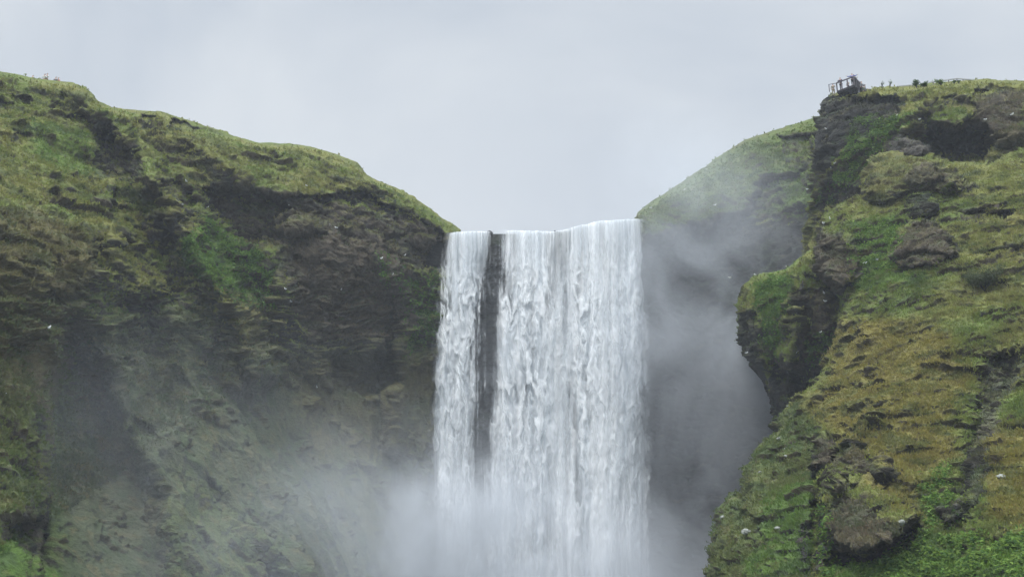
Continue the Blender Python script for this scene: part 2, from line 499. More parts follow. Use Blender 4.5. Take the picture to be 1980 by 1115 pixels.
# ------------------------------------------------------------------ cliffs
A_TOP = [(-260, 105), (-120, 112), (0, 138), (30, 143), (60, 151), (100, 156), (140, 160), (165, 171), (190, 196), (215, 207),
         (250, 212), (310, 215), (350, 228), (400, 245), (450, 262), (500, 276), (560, 277), (600, 284), (650, 298),
         (690, 315), (710, 337), (740, 352), (765, 362), (790, 377), (830, 404), (870, 430), (888, 444)]
make_sheet('left_cliff',
    A_TOP, [(-260, 1210), (915, 1210)], [(-260, 105), (-260, 1210)],
    [(888, 444), (886, 462), (884, 480), (882, 520), (884, 600), (895, 800), (915, 1210)],
    [(-260, 105, 100), (-260, 600, 78), (-260, 1200, 66), (0, 137, 114), (0, 300, 101), (0, 400, 93), (0, 520, 88), (0, 800, 83), (0, 1115, 73),
     (200, 200, 121), (200, 300, 113), (200, 420, 104), (200, 600, 98), (200, 850, 92), (200, 1115, 80),
     (400, 245, 129), (400, 330, 121), (400, 370, 119), (400, 500, 116), (400, 700, 109), (400, 900, 101), (400, 1115, 89),
     (560, 277, 135), (560, 365, 125), (560, 500, 125), (560, 700, 123), (560, 900, 118), (560, 1115, 102),
     (700, 325, 138), (700, 400, 131), (700, 600, 132), (700, 800, 130), (700, 1115, 122),
     (870, 432, 141.5), (870, 520, 140), (870, 700, 140), (870, 1115, 139)],
    STEP,
    feats=[
        ('bulge', [(-270, 385), (0, 383), (60, 398), (130, 412), (165, 432), (180, 480), (172, 540), (140, 580), (118, 660), (95, 900), (60, 1210), (-270, 1210)], 7, 60, 0.35),
        ('cave', [(176, 258), (215, 250), (238, 278), (270, 300), (278, 332), (240, 352), (205, 345), (185, 318)], 3.6, 9, 0.9),
        ('ledge', [(110, 225), (160, 222), (190, 240), (170, 258), (120, 250)], 2.5, 8, 0.7),
        ('ledge', [(0, 196), (30, 202), (28, 215), (0, 217)], 2.5, 8, 0.9),
        ('ledge', [(20, 186), (60, 190), (58, 206), (26, 204)], 2, 8, 0.6),
        ('ledge', [(22, 254), (60, 262), (48, 276), (24, 272)], 2, 8, 0.9),
        ('ledge', [(270, 222), (310, 224), (306, 252), (272, 244)], 3, 8, 0.9),
        ('ledge', [(335, 228), (400, 250), (460, 268), (420, 272), (340, 270), (322, 248)], 4, 8, 1.0),
        ('ledge', [(305, 348), (345, 352), (372, 372), (378, 400), (345, 398), (318, 372)], 3, 8, 0.8),
        ('cave', [(340, 392), (374, 384), (380, 425), (368, 465), (345, 462)], 3, 8, 0.9),
        ('bulge', [(290, 415), (340, 405), (346, 465), (300, 462), (275, 440)], 2.5, 25, 0.35),
        ('bulge', [(180, 395), (215, 350), (222, 370), (205, 400)], 3, 14, 0.8),
        ('bulge', [(205, 450), (255, 440), (258, 470), (218, 478)], 2, 16, 0.4),
        ('cave', [(172, 466), (195, 462), (212, 485), (205, 498), (176, 492)], 3, 6, 0.9),
        ('cave', [(392, 372), (450, 366), (530, 380), (560, 405), (545, 470), (500, 480), (460, 470), (420, 432)], 4.0, 14, 1.0),
        ('ledge', [(500, 372), (620, 380), (700, 372), (780, 410), (862, 450), (868, 500), (835, 530), (790, 500), (700, 440), (560, 430)], 2.2, 10, 1.0),
        ('bulge', [(530, 425), (560, 415), (620, 430), (625, 450), (560, 455), (528, 450)], 2.5, 12, 0.2),
        ('bulge', [(548, 470), (640, 445), (700, 470), (775, 500), (760, 560), (740, 700), (640, 760), (545, 700), (530, 560)], 3, 60, 0.8),
        ('cave', [(790, 480), (862, 470), (862, 520), (800, 522)], 3, 10, 1.0),
        ('cave', [(255, 590), (330, 560), (345, 600), (270, 640)], 3, 16, 0.8),
        ('cave', [(640, 700), (760, 690), (770, 740), (700, 770), (640, 740)], 4, 14, 0.9),
        ('cave', [(30, 1005), (90, 1015), (85, 1070), (50, 1085), (0, 1050), (0, 1010)], 4, 12, 0.9),
        ('ridge', [(165, 180), (240, 260), (285, 310), (300, 350)], 5, 45, 28),
        ('ridge', [(290, 340), (345, 420), (380, 500), (420, 560), (470, 640), (490, 720)], 9, 75, 45),
        ('ridge', [(360, 270), (420, 310), (470, 350)], 3.5, 40, 28),
        ('ridge', [(210, 480), (260, 540), (330, 600), (350, 700), (400, 800), (470, 880), (560, 990), (600, 1115)], 5, 80, 90),
        ('ridge', [(140, 560), (170, 640), (230, 720), (250, 820), (330, 960), (350, 1115)], 6, 50, 80),
        ('ridge', [(330, 860), (420, 930), (500, 1040), (560, 1080), (640, 1180)], 4.5, 70, 130),
        ('ridge', [(540, 470), (536, 600), (530, 720)], 3, 40, 20),
        ('ridge', [(755, 540), (778, 640), (760, 760), (760, 860)], 2.5, 30, 30),
    ],
    tints=[
        ([(-270, 390), (60, 405), (165, 440), (178, 480), (160, 560), (130, 680), (110, 780), (-270, 800)], 'moss', 0.8, 16),
        ([(-270, 560), (60, 560), (250, 560), (420, 600), (520, 720), (640, 900), (640, 1210), (-270, 1210)], 'herb', 0.6, 50),
        ([(150, 640), (300, 600), (540, 660), (870, 640), (930, 1210), (130, 1210), (110, 900)], 'slate', 0.65, 40),
        ([(330, 900), (420, 950), (560, 1080), (600, 1210), (330, 1210)], 'mid', 0.35, 30),
        ([(-270, 1050), (20, 1052), (60, 1080), (110, 1110), (130, 1210), (-270, 1210)], 'lush', 1.0, 12),
        ([(0, 170), (60, 175), (60, 240), (0, 250)], 'mid', 0.5, 20),
        ([(60, 235), (170, 262), (178, 330), (120, 340), (60, 300)], 'lush', 0.7, 14),
        ([(215, 365), (300, 360), (310, 410), (240, 420)], 'lush', 0.5, 14),
        ([(40, 160), (150, 165), (165, 182), (110, 192), (60, 184)], 'olive', 0.9, 8),
        ([(285, 335), (330, 340), (380, 440), (440, 540), (520, 640), (480, 640), (400, 560), (330, 470)], 'olive', 0.85, 12),
        ([(-20, 280), (60, 320), (170, 400), (250, 450), (330, 560), (250, 560), (180, 500), (160, 420), (-20, 385)], 'olive', 0.7, 14),
        ([(350, 270), (420, 290), (520, 350), (600, 330), (690, 340), (700, 365), (560, 362), (400, 352)], 'olive', 0.7, 12),
        ([(350, 470), (400, 420), (440, 440), (480, 480), (532, 485), (536, 600), (500, 640), (470, 590), (420, 560), (365, 520)], 'lush', 0.95, 14),
        ([(440, 570), (536, 560), (530, 680), (470, 690)], 'moss', 0.6, 20),
        ([(730, 490), (770, 505), (788, 560), (770, 585), (740, 540)], 'lush', 0.7, 8),
        ([(785, 540), (855, 520), (850, 650), (800, 690), (770, 640)], 'lush', 0.6, 12),
        ([(540, 470), (640, 445), (760, 470), (800, 560), (790, 640), (740, 660), (600, 660), (548, 580)], 'tuff', 0.95, 14),
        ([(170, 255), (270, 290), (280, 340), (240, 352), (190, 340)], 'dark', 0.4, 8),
        ([(395, 372), (560, 378), (640, 390), (760, 420), (865, 455), (866, 520), (800, 520), (700, 470), (560, 470), (480, 480)], 'tuff', 0.6, 10),
        ([(560, 700), (860, 690), (850, 860), (600, 900)], 'moss', 0.6, 30),
        ([(715, 350), (870, 432), (893, 444), (860, 450), (760, 400)], 'mid', 0.7, 10),
    ],
    edges=[(A_TOP, 6, 22)], calm=[(A_TOP, 26)], flute=1.2, vst=(520, 720, 0.62), terr=0.3, outc=0.75, grass_mix=0.62, amp=1.1, mat=TERR, seed=0.0, side=-1, toe=1.0)

B_TOP = [(790, 448), (880, 449.5), (945, 449), (1060, 448.5), (1100, 444), (1150, 433), (1180, 429), (1226, 427), (1233, 408), (1240, 403), (1262, 386), (1300, 362), (1350, 330),
         (1400, 295), (1440, 269), (1500, 251), (1540, 239), (1580, 226), (1660, 215)]
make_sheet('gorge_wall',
    B_TOP, [(790, 1300), (1700, 1300)], [(790, 452), (790, 1300)], [(1660, 215), (1680, 400), (1700, 1300)],
    [(800, 448, 141), (800, 1200, 144), (880, 450, 140.6), (900, 600, 143), (900, 1200, 143.5), (950, 449, 142.4), (1000, 449, 142.8), (1000, 600, 144.5), (1000, 1200, 144.5), (1060, 449, 142.8), (1120, 438, 141.7), (1170, 430, 140.8), (1225, 427, 141.6), (1225, 600, 145), (1225, 1200, 146),
     (1240, 403, 145.5), (1300, 362, 152), (1350, 400, 147), (1350, 520, 146), (1300, 440, 145.5), (1300, 700, 147), (1300, 1200, 146),
     (1440, 269, 158), (1440, 350, 149), (1440, 460, 143), (1450, 700, 143), (1450, 1200, 142), (1580, 226, 152), (1580, 320, 143), (1580, 450, 136), (1580, 700, 136), (1580, 1200, 135), (1660, 300, 140), (1690, 1200, 132)],
    STEP*1.15,
    feats=[('ledge', [(1500, 262), (1575, 262), (1578, 330), (1530, 330)], 3, 10, 0.8),
           ('cave', [(1470, 350), (1560, 330), (1570, 380), (1520, 400), (1440, 420)], 3, 12, 0.7),
           ('cave', [(1250, 470), (1420, 420), (1560, 400), (1600, 1250), (1250, 1250)], 3, 14, 0.9),
           
           ('ridge', [(1440, 270), (1500, 340), (1540, 420)], 2, 30, 50)],
    tints=[([(1225, 420), (1240, 380), (1600, 180), (1600, 420), (1440, 420), (1300, 480), (1225, 460)], 'herb', 0.5, 10),
           ([(1240, 405), (1600, 200), (1600, 420), (1440, 400), (1300, 470), (1240, 450)], 'mid', 0.6, 10),
           ([(1480, 330), (1600, 330), (1600, 440), (1500, 430)], 'lush', 0.6, 14),
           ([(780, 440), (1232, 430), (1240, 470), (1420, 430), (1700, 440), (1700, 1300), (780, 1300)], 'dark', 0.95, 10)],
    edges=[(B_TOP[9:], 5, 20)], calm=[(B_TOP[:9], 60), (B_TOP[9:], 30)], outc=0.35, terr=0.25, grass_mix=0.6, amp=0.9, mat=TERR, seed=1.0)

C_TOP = [(1606, 181), (1640, 178), (1668, 177), (1690, 169), (1730, 167), (1770, 164), (1800, 161), (1850, 157), (1900, 154), (1940, 155), (1980, 157), (2140, 165)]
C_LEFT = [(1606, 181), (1598, 188), (1590, 198), (1587, 214), (1583, 226), (1578, 250), (1575, 290), (1572, 330), (1568, 400), (1560, 450), (1550, 560)]
make_sheet('right_cliff_top',
    C_TOP, [(1550, 560), (2140, 480)], C_LEFT, [(2140, 165), (2140, 480)],
    [(1606, 181, 129), (1640, 178, 128), (1640, 190, 124.5), (1700, 170, 127), (1700, 188, 122), (1800, 161, 124), (1800, 185, 119), (1980, 157, 121), (1980, 185, 116),
     (1580, 230, 129), (1640, 240, 123.5), (1700, 240, 120), (1800, 230, 116), (1980, 230, 112), (1570, 330, 129), (1640, 330, 123), (1700, 330, 119), (1800, 310, 114), (1980, 310, 110),
     (1560, 450, 130), (1640, 450, 122), (1700, 450, 119), (1980, 450, 112), (2140, 165, 117), (2140, 480, 108)],
    STEP*0.9,
    feats=[('ledge', [(1588, 192), (1640, 190), (1700, 188), (1745, 192), (1735, 215), (1680, 230), (1610, 232), (1588, 222)], 3.5, 8, 1.0),
           ('ledge', [(1825, 188), (1850, 186), (1862, 200), (1830, 205)], 2.5, 7, 1.0),
           ('ledge', [(1885, 176), (1912, 176), (1900, 186), (1886, 184)], 2, 5, 1.0),
           ('ledge', [(1930, 170), (1968, 174), (1960, 190), (1935, 184)], 2, 6, 1.0),
           ('bulge', [(1790, 238), (1810, 212), (1850, 205), (1878, 222), (1872, 245), (1800, 250)], 3.0, 16, 0.0),
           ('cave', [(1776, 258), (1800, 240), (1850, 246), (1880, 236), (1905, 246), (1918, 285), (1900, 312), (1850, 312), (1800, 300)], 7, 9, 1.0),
           ('bulge', [(1880, 190), (1990, 180), (2000, 270), (1930, 285), (1900, 240)], 2.0, 25, 0.8),
           ('bulge', [(1745, 262), (1770, 268), (1815, 300), (1780, 310), (1730, 300)], 2.0, 12, 0.9),
           ('ridge', [(1760, 250), (1780, 225), (1800, 205)], 2.5, 20, 20),
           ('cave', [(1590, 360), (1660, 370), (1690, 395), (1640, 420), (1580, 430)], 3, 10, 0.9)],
    tints=[([(1600, 182), (1700, 165), (1990, 150), (2150, 160), (2150, 190), (1900, 176), (1740, 190), (1640, 192)], 'olive', 0.7, 6),
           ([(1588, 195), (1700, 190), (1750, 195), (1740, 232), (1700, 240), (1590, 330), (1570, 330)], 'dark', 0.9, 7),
           ([(1660, 235), (1760, 225), (1745, 262), (1700, 290), (1690, 330), (1600, 400), (1570, 400), (1620, 320)], 'lush', 0.85, 10),
           ([(1730, 262), (1770, 268), (1818, 305), (1740, 315), (1715, 295)], 'scree', 0.9, 6),
           ([(1790, 240), (1810, 212), (1860, 208), (1885, 228), (1860, 244)], 'mid', 0.8, 8),
           ([(1885, 188), (1985, 178), (1980, 275), (1915, 275), (1890, 235)], 'tuff', 0.85, 8),
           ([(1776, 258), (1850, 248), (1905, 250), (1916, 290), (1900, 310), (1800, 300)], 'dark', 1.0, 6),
           ([(1930, 255), (1980, 235), (2150, 230), (2150, 300), (1930, 300)], 'moss', 0.5, 10)],
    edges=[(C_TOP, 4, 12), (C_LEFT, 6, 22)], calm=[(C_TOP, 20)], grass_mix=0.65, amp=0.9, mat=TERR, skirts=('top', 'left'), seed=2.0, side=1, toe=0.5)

E_TOP = [(1428, 575), (1437, 552), (1460, 534), (1480, 527), (1520, 521), (1545, 502), (1570, 478), (1690, 455)]
E_LEFT = [(1428, 575), (1426, 600), (1427, 640), (1437, 690), (1450, 712), (1472, 732), (1485, 762), (1495, 800), (1497, 840), (1485, 960)]
make_sheet('rock_buttress',
    E_TOP, [(1485, 960), (1690, 960)], E_LEFT, [(1690, 455), (1690, 960)],
    [(1428, 575, 111), (1480, 527, 113), (1480, 600, 108.5), (1480, 700, 108), (1570, 478, 112), (1570, 560, 107.5), (1570, 700, 107), (1500, 850, 109), (1600, 850, 107),
     (1690, 455, 113), (1690, 700, 108), (1690, 960, 107)],
    STEP*0.9,
    feats=[('ridge', [(1560, 500), (1545, 580), (1530, 680), (1520, 780)], 3.5, 30, 30),
           ('ridge', [(1460, 540), (1448, 620), (1460, 700)], 2.0, 24, 24),
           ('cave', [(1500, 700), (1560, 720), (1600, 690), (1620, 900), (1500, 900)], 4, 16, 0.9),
           ('cave', [(1610, 550), (1648, 548), (1650, 580), (1620, 582)], 9, 5, 1.0),
           ('ledge', [(1430, 600), (1460, 610), (1470, 700), (1440, 700)], 1.5, 8, 0.7)],
    tints=[([(1460, 545), (1520, 535), (1530, 560), (1510, 620), (1510, 700), (1485, 705), (1470, 640), (1460, 590)], 'lush', 0.9, 10),
           ([(1560, 650), (1610, 650), (1600, 700), (1560, 715)], 'lush', 0.6, 8),
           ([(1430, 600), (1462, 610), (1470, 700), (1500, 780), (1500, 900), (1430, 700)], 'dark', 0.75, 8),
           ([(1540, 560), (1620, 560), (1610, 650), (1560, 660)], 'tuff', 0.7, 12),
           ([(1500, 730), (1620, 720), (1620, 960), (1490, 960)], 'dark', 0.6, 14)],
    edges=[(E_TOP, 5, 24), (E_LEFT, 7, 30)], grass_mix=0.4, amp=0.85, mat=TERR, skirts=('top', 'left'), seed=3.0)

D_TOP = [(1683, 306), (1700, 298), (1735, 293), (1770, 300), (1820, 308), (1860, 311), (1915, 317), (1950, 296), (1980, 285), (2140, 268)]
D_LEFT = [(1683, 306), (1674, 345), (1670, 382), (1640, 392), (1612, 402), (1592, 425), (1580, 447), (1574, 470), (1573, 500), (1585, 530), (1600, 548), (1614, 562),
          (1640, 566), (1628, 585), (1614, 640), (1606, 690), (1580, 738), (1540, 782), (1508, 812), (1494, 834), (1478, 848), (1458, 875), (1444, 905), (1437, 930), (1436, 962),
          (1412, 954), (1392, 988), (1384, 1005), (1386, 1025), (1376, 1065), (1370, 1115), (1358, 1230)]
make_sheet('right_slope',
    D_TOP, [(1358, 1230), (2140, 1230)], D_LEFT, [(2140, 268), (2140, 1230)],
    [(1683, 306, 113), (1735, 293, 113), (1720, 380, 107), (1820, 307, 110), (1980, 290, 106), (2140, 268, 102), (1860, 360, 102), (1980, 360, 98),
     (1592, 425, 110), (1640, 430, 105), (1720, 440, 101), (1850, 430, 96), (1980, 430, 92), (1575, 500, 107), (1620, 540, 101), (1700, 540, 95), (1850, 540, 88), (1980, 540, 85),
     (1614, 640, 97), (1680, 640, 90), (1780, 680, 82), (1980, 680, 76), (1506, 812, 88), (1580, 800, 83), (1680, 800, 77), (1820, 820, 71), (1980, 820, 68),
     (1436, 950, 78), (1550, 950, 72), (1690, 950, 67), (1850, 950, 62), (1980, 950, 60), (1370, 1115, 72), (1500, 1100, 65), (1690, 1100, 58), (1850, 1100, 54), (1980, 1100, 51), (1360, 1230, 68), (1700, 1230, 54), (2140, 1230, 44), (2140, 800, 62)],
    STEP*0.85,
    feats=[('bulge', [(1660, 385), (1684, 318), (1740, 306), (1800, 318), (1812, 345), (1780, 372), (1700, 395)], 3, 35, 0.15),
           ('bulge', [(1752, 348), (1775, 318), (1815, 325), (1850, 345), (1885, 362), (1850, 372), (1780, 372)], 2.5, 14, 0.85),
           ('ledge', [(1760, 358), (1800, 350), (1880, 355), (1880, 366), (1800, 372)], 1.5, 6, 0.9),
           ('bulge', [(1756, 388), (1768, 376), (1795, 373), (1805, 385), (1804, 415), (1796, 424), (1772, 420), (1757, 404)], 2.8, 8, 1.0),
           ('ledge', [(1758, 404), (1800, 404), (1806, 412), (1796, 424), (1768, 422)], 1.8, 5, 1.0),
           ('cave', [(1796, 406), (1812, 408), (1820, 424), (1798, 424)], 2.0, 4, 1.0),
           ('ledge', [(1842, 414), (1900, 412), (1966, 404), (1955, 415), (1905, 430), (1870, 436), (1845, 430)], 3.0, 7, 1.0),
           ('bulge', [(1742, 448), (1765, 426), (1800, 424), (1830, 450), (1852, 490), (1830, 512), (1740, 516), (1725, 500)], 2.6, 20, 0.75),
           ('ledge', [(1728, 492), (1790, 486), (1846, 494), (1830, 510), (1745, 516)], 1.8, 6, 1.0),
           ('ledge', [(1808, 448), (1836, 452), (1830, 464), (1810, 460)], 1.2, 5, 0.9),
           ('bulge', [(1572, 455), (1590, 436), (1620, 450), (1650, 462), (1662, 500), (1660, 540), (1630, 566), (1574, 560), (1560, 500)], 3.0, 26, 0.85),
           ('ledge', [(1585, 478), (1650, 486), (1662, 500), (1650, 520), (1590, 512)], 1.4, 8, 1.0),
           ('ledge', [(1912, 484), (1985, 474), (1985, 500), (1900, 505)], 1.5, 7, 0.7),
           ('cave', [(1858, 538), (1905, 536), (1950, 548), (1940, 570), (1870, 565)], 1.6, 10, 0.25),
           ('cave', [(1905, 690), (1975, 690), (1960, 760), (1920, 800), (1900, 880), (1885, 890), (1890, 780)], 1.5, 14, 0.6),
           ('bulge', [(1572, 870), (1585, 842), (1612, 848), (1622, 868), (1600, 900), (1572, 905)], 2.2, 10, 1.0),
           ('bulge', [(1600, 905), (1628, 835), (1650, 832), (1680, 858), (1715, 880), (1725, 920), (1660, 930), (1610, 960)], 3.0, 20, 0.8),
           ('bulge', [(1590, 960), (1625, 930), (1680, 930), (1735, 965), (1775, 990), (1770, 1020), (1735, 1055), (1670, 1085), (1600, 1075), (1580, 1010)], 4.5, 26, 0.55),
           ('cave', [(1590, 1040), (1660, 1062), (1730, 1048), (1770, 1010), (1760, 1060), (1690, 1092), (1600, 1100)], 4.0, 9, 0.6),
           ('cave', [(1568, 900), (1590, 905), (1588, 1000), (1578, 1115), (1560, 1115), (1572, 1000)], 2.5, 9, 0.7),
           ('step', [(1925, 800), (1895, 845), (1882, 880), (1876, 940), (1868, 1010), (1862, 1080)], -3.6, 7, 150),
           ('bulge', [(1812, 975), (1835, 960), (1860, 955), (1850, 985), (1848, 1012), (1826, 1012)], 1.6, 9, 1.0),
           ('ridge', [(1740, 740), (1700, 800), (1640, 850)], 1.5, 30, 30),
           ('ridge', [(1620, 590), (1600, 690), (1520, 820), (1490, 860)], 2.0, 22, 22),
           ('ridge', [(1470, 870), (1450, 950), (1480, 1030)], 1.5, 40, 40)],
    tints=[([(1683, 306), (1760, 295), (1800, 320), (1760, 372), (1670, 390)], 'moss', 0.45, 14),
           ([(1750, 348), (1775, 318), (1815, 325), (1885, 362), (1800, 375)], 'tuff', 0.8, 7),
           ([(1800, 310), (1990, 290), (2140, 280), (2140, 560), (1850, 560), (1830, 480), (1900, 400), (1830, 350)], 'olive', 0.55, 20),
           ([(1650, 430), (1750, 420), (1735, 480), (1720, 520), (1790, 530), (1700, 570), (1655, 560), (1665, 500)], 'lush', 0.85, 12),
           ([(1742, 448), (1765, 430), (1810, 430), (1852, 490), (1830, 512), (1730, 512)], 'tuff', 0.85, 8),
           ([(1574, 455), (1600, 445), (1655, 470), (1662, 530), (1620, 566), (1570, 540)], 'tuff', 0.9, 8),
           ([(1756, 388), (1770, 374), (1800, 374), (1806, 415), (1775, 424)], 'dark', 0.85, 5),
           ([(1630, 570), (1800, 560), (1760, 620), (1640, 640)], 'mid', 0.6, 20),
           ([(1610, 620), (1700, 610), (1850, 640), (1880, 720), (1870, 830), (1850, 900), (1740, 920), (1620, 850), (1560, 800), (1600, 720)], 'ochre', 0.75, 26),
           ([(1700, 900), (1780, 940), (1830, 1000), (1770, 1000), (1700, 960), (1660, 930)], 'ochre', 0.7, 14),
           ([(1905, 830), (2140, 800), (2140, 1020), (1990, 1030), (1900, 990)], 'ochre', 0.7, 16),
           ([(1940, 400), (2140, 420), (2140, 520), (1960, 520)], 'ochre', 0.4, 16),
           ([(1900, 700), (1975, 690), (1960, 770), (1905, 880), (1885, 880), (1890, 780)], 'scree', 0.55, 12),
           ([(1820, 620), (1960, 600), (1900, 720), (1850, 700)], 'mid', 0.5, 20),
           ([(1820, 780), (1895, 760), (1870, 1000), (1800, 1010), (1780, 940), (1850, 900)], 'mid', 0.65, 18),
           ([(1480, 800), (1560, 790), (1610, 860), (1575, 900), (1570, 1230), (1340, 1230), (1380, 980), (1440, 890)], 'herb', 0.6, 18),
           ([(1480, 960), (1570, 930), (1575, 1100), (1440, 1115), (1470, 1040)], 'lush', 0.8, 18),
           ([(1580, 842), (1622, 850), (1615, 900), (1572, 905)], 'tuff', 0.9, 6),
           ([(1612, 890), (1630, 850), (1680, 862), (1690, 915), (1620, 925)], 'tuff', 0.8, 8),
           ([(1622, 935), (1665, 960), (1690, 1000), (1770, 1005), (1735, 1060), (1670, 1085), (1610, 1070), (1590, 1000)], 'tuff', 0.9, 8),
           ([(1870, 870), (1912, 850), (1908, 960), (1866, 1010)], 'dark', 0.75, 7),
           ([(1812, 975), (1860, 952), (1850, 1014), (1826, 1012)], 'scree', 0.6, 5),
           ([(1590, 1100), (1700, 1085), (1790, 1030), (1860, 1040), (1990, 1040), (2140, 1020), (2140, 1230), (1600, 1230)], 'lush', 0.95, 12)],
    edges=[(D_TOP, 4, 14), (D_LEFT[:5], 4, 16), (D_LEFT[4:12], 6, 20), (D_LEFT[12:], 5, 24)],
    grass_mix=0.6, amp=0.8, mat=TERR, skirts=('top', 'left'), seed=4.0, terr=0.75, outc=0.6, crag=1.0, side=1, toe=1.0)

# ------------------------------------------------------------------ placing things on the ground surface
def project(P):
    P = np.asarray(P, float); d = P - np.array([0, 0, CAMZ])
    f = d[..., 1]*CP + d[..., 2]*SP; u = -d[..., 1]*SP + d[..., 2]*CP
    return W/2 + F*d[..., 0]/f, H/2 - F*u/f
for _s in SHEETS.values(): _s['sx'], _s['sy'] = project(_s['P'])
def on(sheet, px, py):
    s_ = SHEETS[sheet]
    dd = (s_['sx']-px)**2 + (s_['sy']-py)**2
    near = np.argwhere(dd < max(dd.min()*1.5, 4.0))
    k = min(near, key=lambda ij: s_['P'][ij[0], ij[1], 1])
    return s_['P'][k[0], k[1]], s_['N'][k[0], k[1]]

def leaf_material(name):
    m, n = newmat(name)
    N = n.nodes.new; L = n.links.new
    a = N('ShaderNodeAttribute'); a.attribute_name = 'albedo'
    g = N('ShaderNodeNewGeometry')
    t = N('ShaderNodeTexNoise'); t.inputs['Scale'].default_value = 14; L(g.outputs['Position'], t.inputs['Vector'])
    r = N('ShaderNodeMapRange'); r.inputs['To Min'].default_value = 0.75; r.inputs['To Max'].default_value = 1.25; L(t.outputs[0], r.inputs[0])
    v = N('ShaderNodeVectorMath'); v.operation = 'SCALE'; L(a.outputs['Color'], v.inputs[0]); L(r.outputs[0], v.inputs['Scale'])
    d = N('ShaderNodeBsdfDiffuse'); L(v.outputs[0], d.inputs[0])
    tl = N('ShaderNodeBsdfTranslucent'); L(v.outputs[0], tl.inputs[0])
    ms = N('ShaderNodeMixShader'); ms.inputs[0].default_value = 0.42; L(d.outputs[0], ms.inputs[1]); L(tl.outputs[0], ms.inputs[2])
    o = N('ShaderNodeOutputMaterial'); L(ms.outputs[0], o.inputs[0])
    return m
LEAF = leaf_material('leaf_green')
def unit(a): return a/(np.linalg.norm(a, axis=-1, keepdims=True)+1e-9)

def grass(sheet, count, hmin, hmax, seed, region=None, width=0.09):
    """tufts of blades that lean out and hang down the slope"""
    r = np.random.RandomState(seed); s_ = SHEETS[sheet]
    P = s_['P'].reshape(-1, 3); N = s_['N'].reshape(-1, 3); A = s_['alb'].reshape(-1, 3)
    w = (1-s_['rock'].ravel())**2*(s_['sx'].ravel() > -60)*(s_['sx'].ravel() < 2040)*(s_['sy'].ravel() < 1140)
    w = w*(0.25 + sstep(-0.1, 0.3, fbm(P, 2.0, 3, off=50)))
    rows = np.repeat(np.arange(s_['px'].shape[0]), s_['px'].shape[1]); w = w*np.clip((rows-1)/10.0, 0.12, 1)
    if region is not None: w = w*(sdpoly(s_['sx'].ravel(), s_['sy'].ravel(), region) < 0)
    idx = r.choice(len(P), count, p=w/w.sum())
    nb = 4
    idx = np.repeat(idx, nb); n = len(idx)
    base = P[idx] + r.normal(size=(n, 3))*0.10
    up = unit(N[idx]*0.6 + np.array([0, 0, 0.8]) + r.normal(size=(n, 3))*0.38)
    side = unit(np.cross(up, r.normal(size=(n, 3))))
    h = r.uniform(hmin, hmax, n)[:, None]; wd = width*r.uniform(0.5, 1.2, n)[:, None]
    out = N[idx]*np.array([1, 1, 0])
    tip = base + up*h + out*h*0.45 - np.array([0, 0, 0.15])*h
    mid = base + up*h*0.55
    V = np.stack([base - side*wd - up*0.08, base + side*wd - up*0.08, mid + side*wd*0.8, tip, mid - side*wd*0.8], 1).reshape(-1, 3)
    k = np.arange(n)*5
    tri = np.concatenate([np.stack([k, k+1, k+2], 1), np.stack([k, k+2, k+4], 1), np.stack([k+4, k+2, k+3], 1)])
    c = 1.3*A[idx]*r.uniform(0.9, 1.12, (n, 1))*(1 + r.normal(size=(n, 3))*[0.035, 0.025, 0.03])
    o = mesh_from_arrays('grass', V, tri, LEAF, dict(albedo=np.repeat(np.clip(c, 0.01, 0.4), 5, 0)), smooth=False)
    tag(o, kind='stuff')
grass('right_slope', 42000, 0.05, 0.13, 1, width=0.05)
grass('left_cliff', 26000, 0.07, 0.20, 2, region=[(-80, 0), (500, 100), (900, 250), (920, 450), (700, 700), (400, 800), (-80, 1130)], width=0.09)
grass('right_cliff_top', 10000, 0.07, 0.17, 3, width=0.07)
grass('rock_buttress', 6000, 0.08, 0.2, 4, width=0.07)
grass('gorge_wall', 7000, 0.08, 0.2, 5, region=[(1225, 200), (1680, 100), (1680, 470), (1225, 470)], width=0.11)

def leafy(sheet, regions, count, size, seed, rise, cols, name='ground_plants'):
    """broad leaved herbs: leaves on invisible-thin stalks gathered in mounds"""
    r = np.random.RandomState(seed); s_ = SHEETS[sheet]
    P = s_['P'].reshape(-1, 3); N = s_['N'].reshape(-1, 3)
    sx, sy = s_['sx'].ravel(), s_['sy'].ravel()
    w = np.zeros(len(P))
    wxx = sx + 12*fbm(P, 1.6, 3, off=61)
    for reg in regions: w = np.maximum(w, sstep(10, -14, sdpoly(wxx, sy, reg)))
    clump = fbm(P, 1.5, 3, off=60)
    w = w*np.clip(clump + 0.25, 0, 1)*(1-0.6*s_['rock'].ravel())*(sx > -60)*(sx < 2040)*(sy < 1140)
    idx = r.choice(len(P), count, p=w/w.sum()); n = count
    lift = rise*np.clip(clump[idx] + 0.35, 0.1, 1)*r.uniform(0.1, 1, n)**0.6
    c0 = P[idx] + (N[idx]*0.5 + np.array([0, 0, 0.7]))*lift[:, None] + r.normal(size=(n, 3))*0.08
    nn = unit(N[idx]*0.5 + np.array([0, -0.2, 0.8]) + r.normal(size=(n, 3))*0.55)
    t = unit(np.cross(nn, r.normal(size=(n, 3)))); b = np.cross(nn, t)
    sz = size*r.uniform(0.5, 1.3, n)[:, None]
    V = np.stack([c0 - t*sz, c0 - b*sz*0.5 + nn*sz*0.12, c0 + t*sz - nn*sz*0.25, c0 + b*sz*0.5 + nn*sz*0.12], 1).reshape(-1, 3)
    q = (np.arange(n)*4)[:, None] + np.arange(4)[None]
    cc = np.array(cols)[r.randint(0, len(cols), n)]*r.uniform(0.7, 1.35, (n, 1))
    tag(mesh_from_arrays(name, V, q, LEAF, dict(albedo=np.repeat(cc, 4, 0)), smooth=False), kind='stuff')
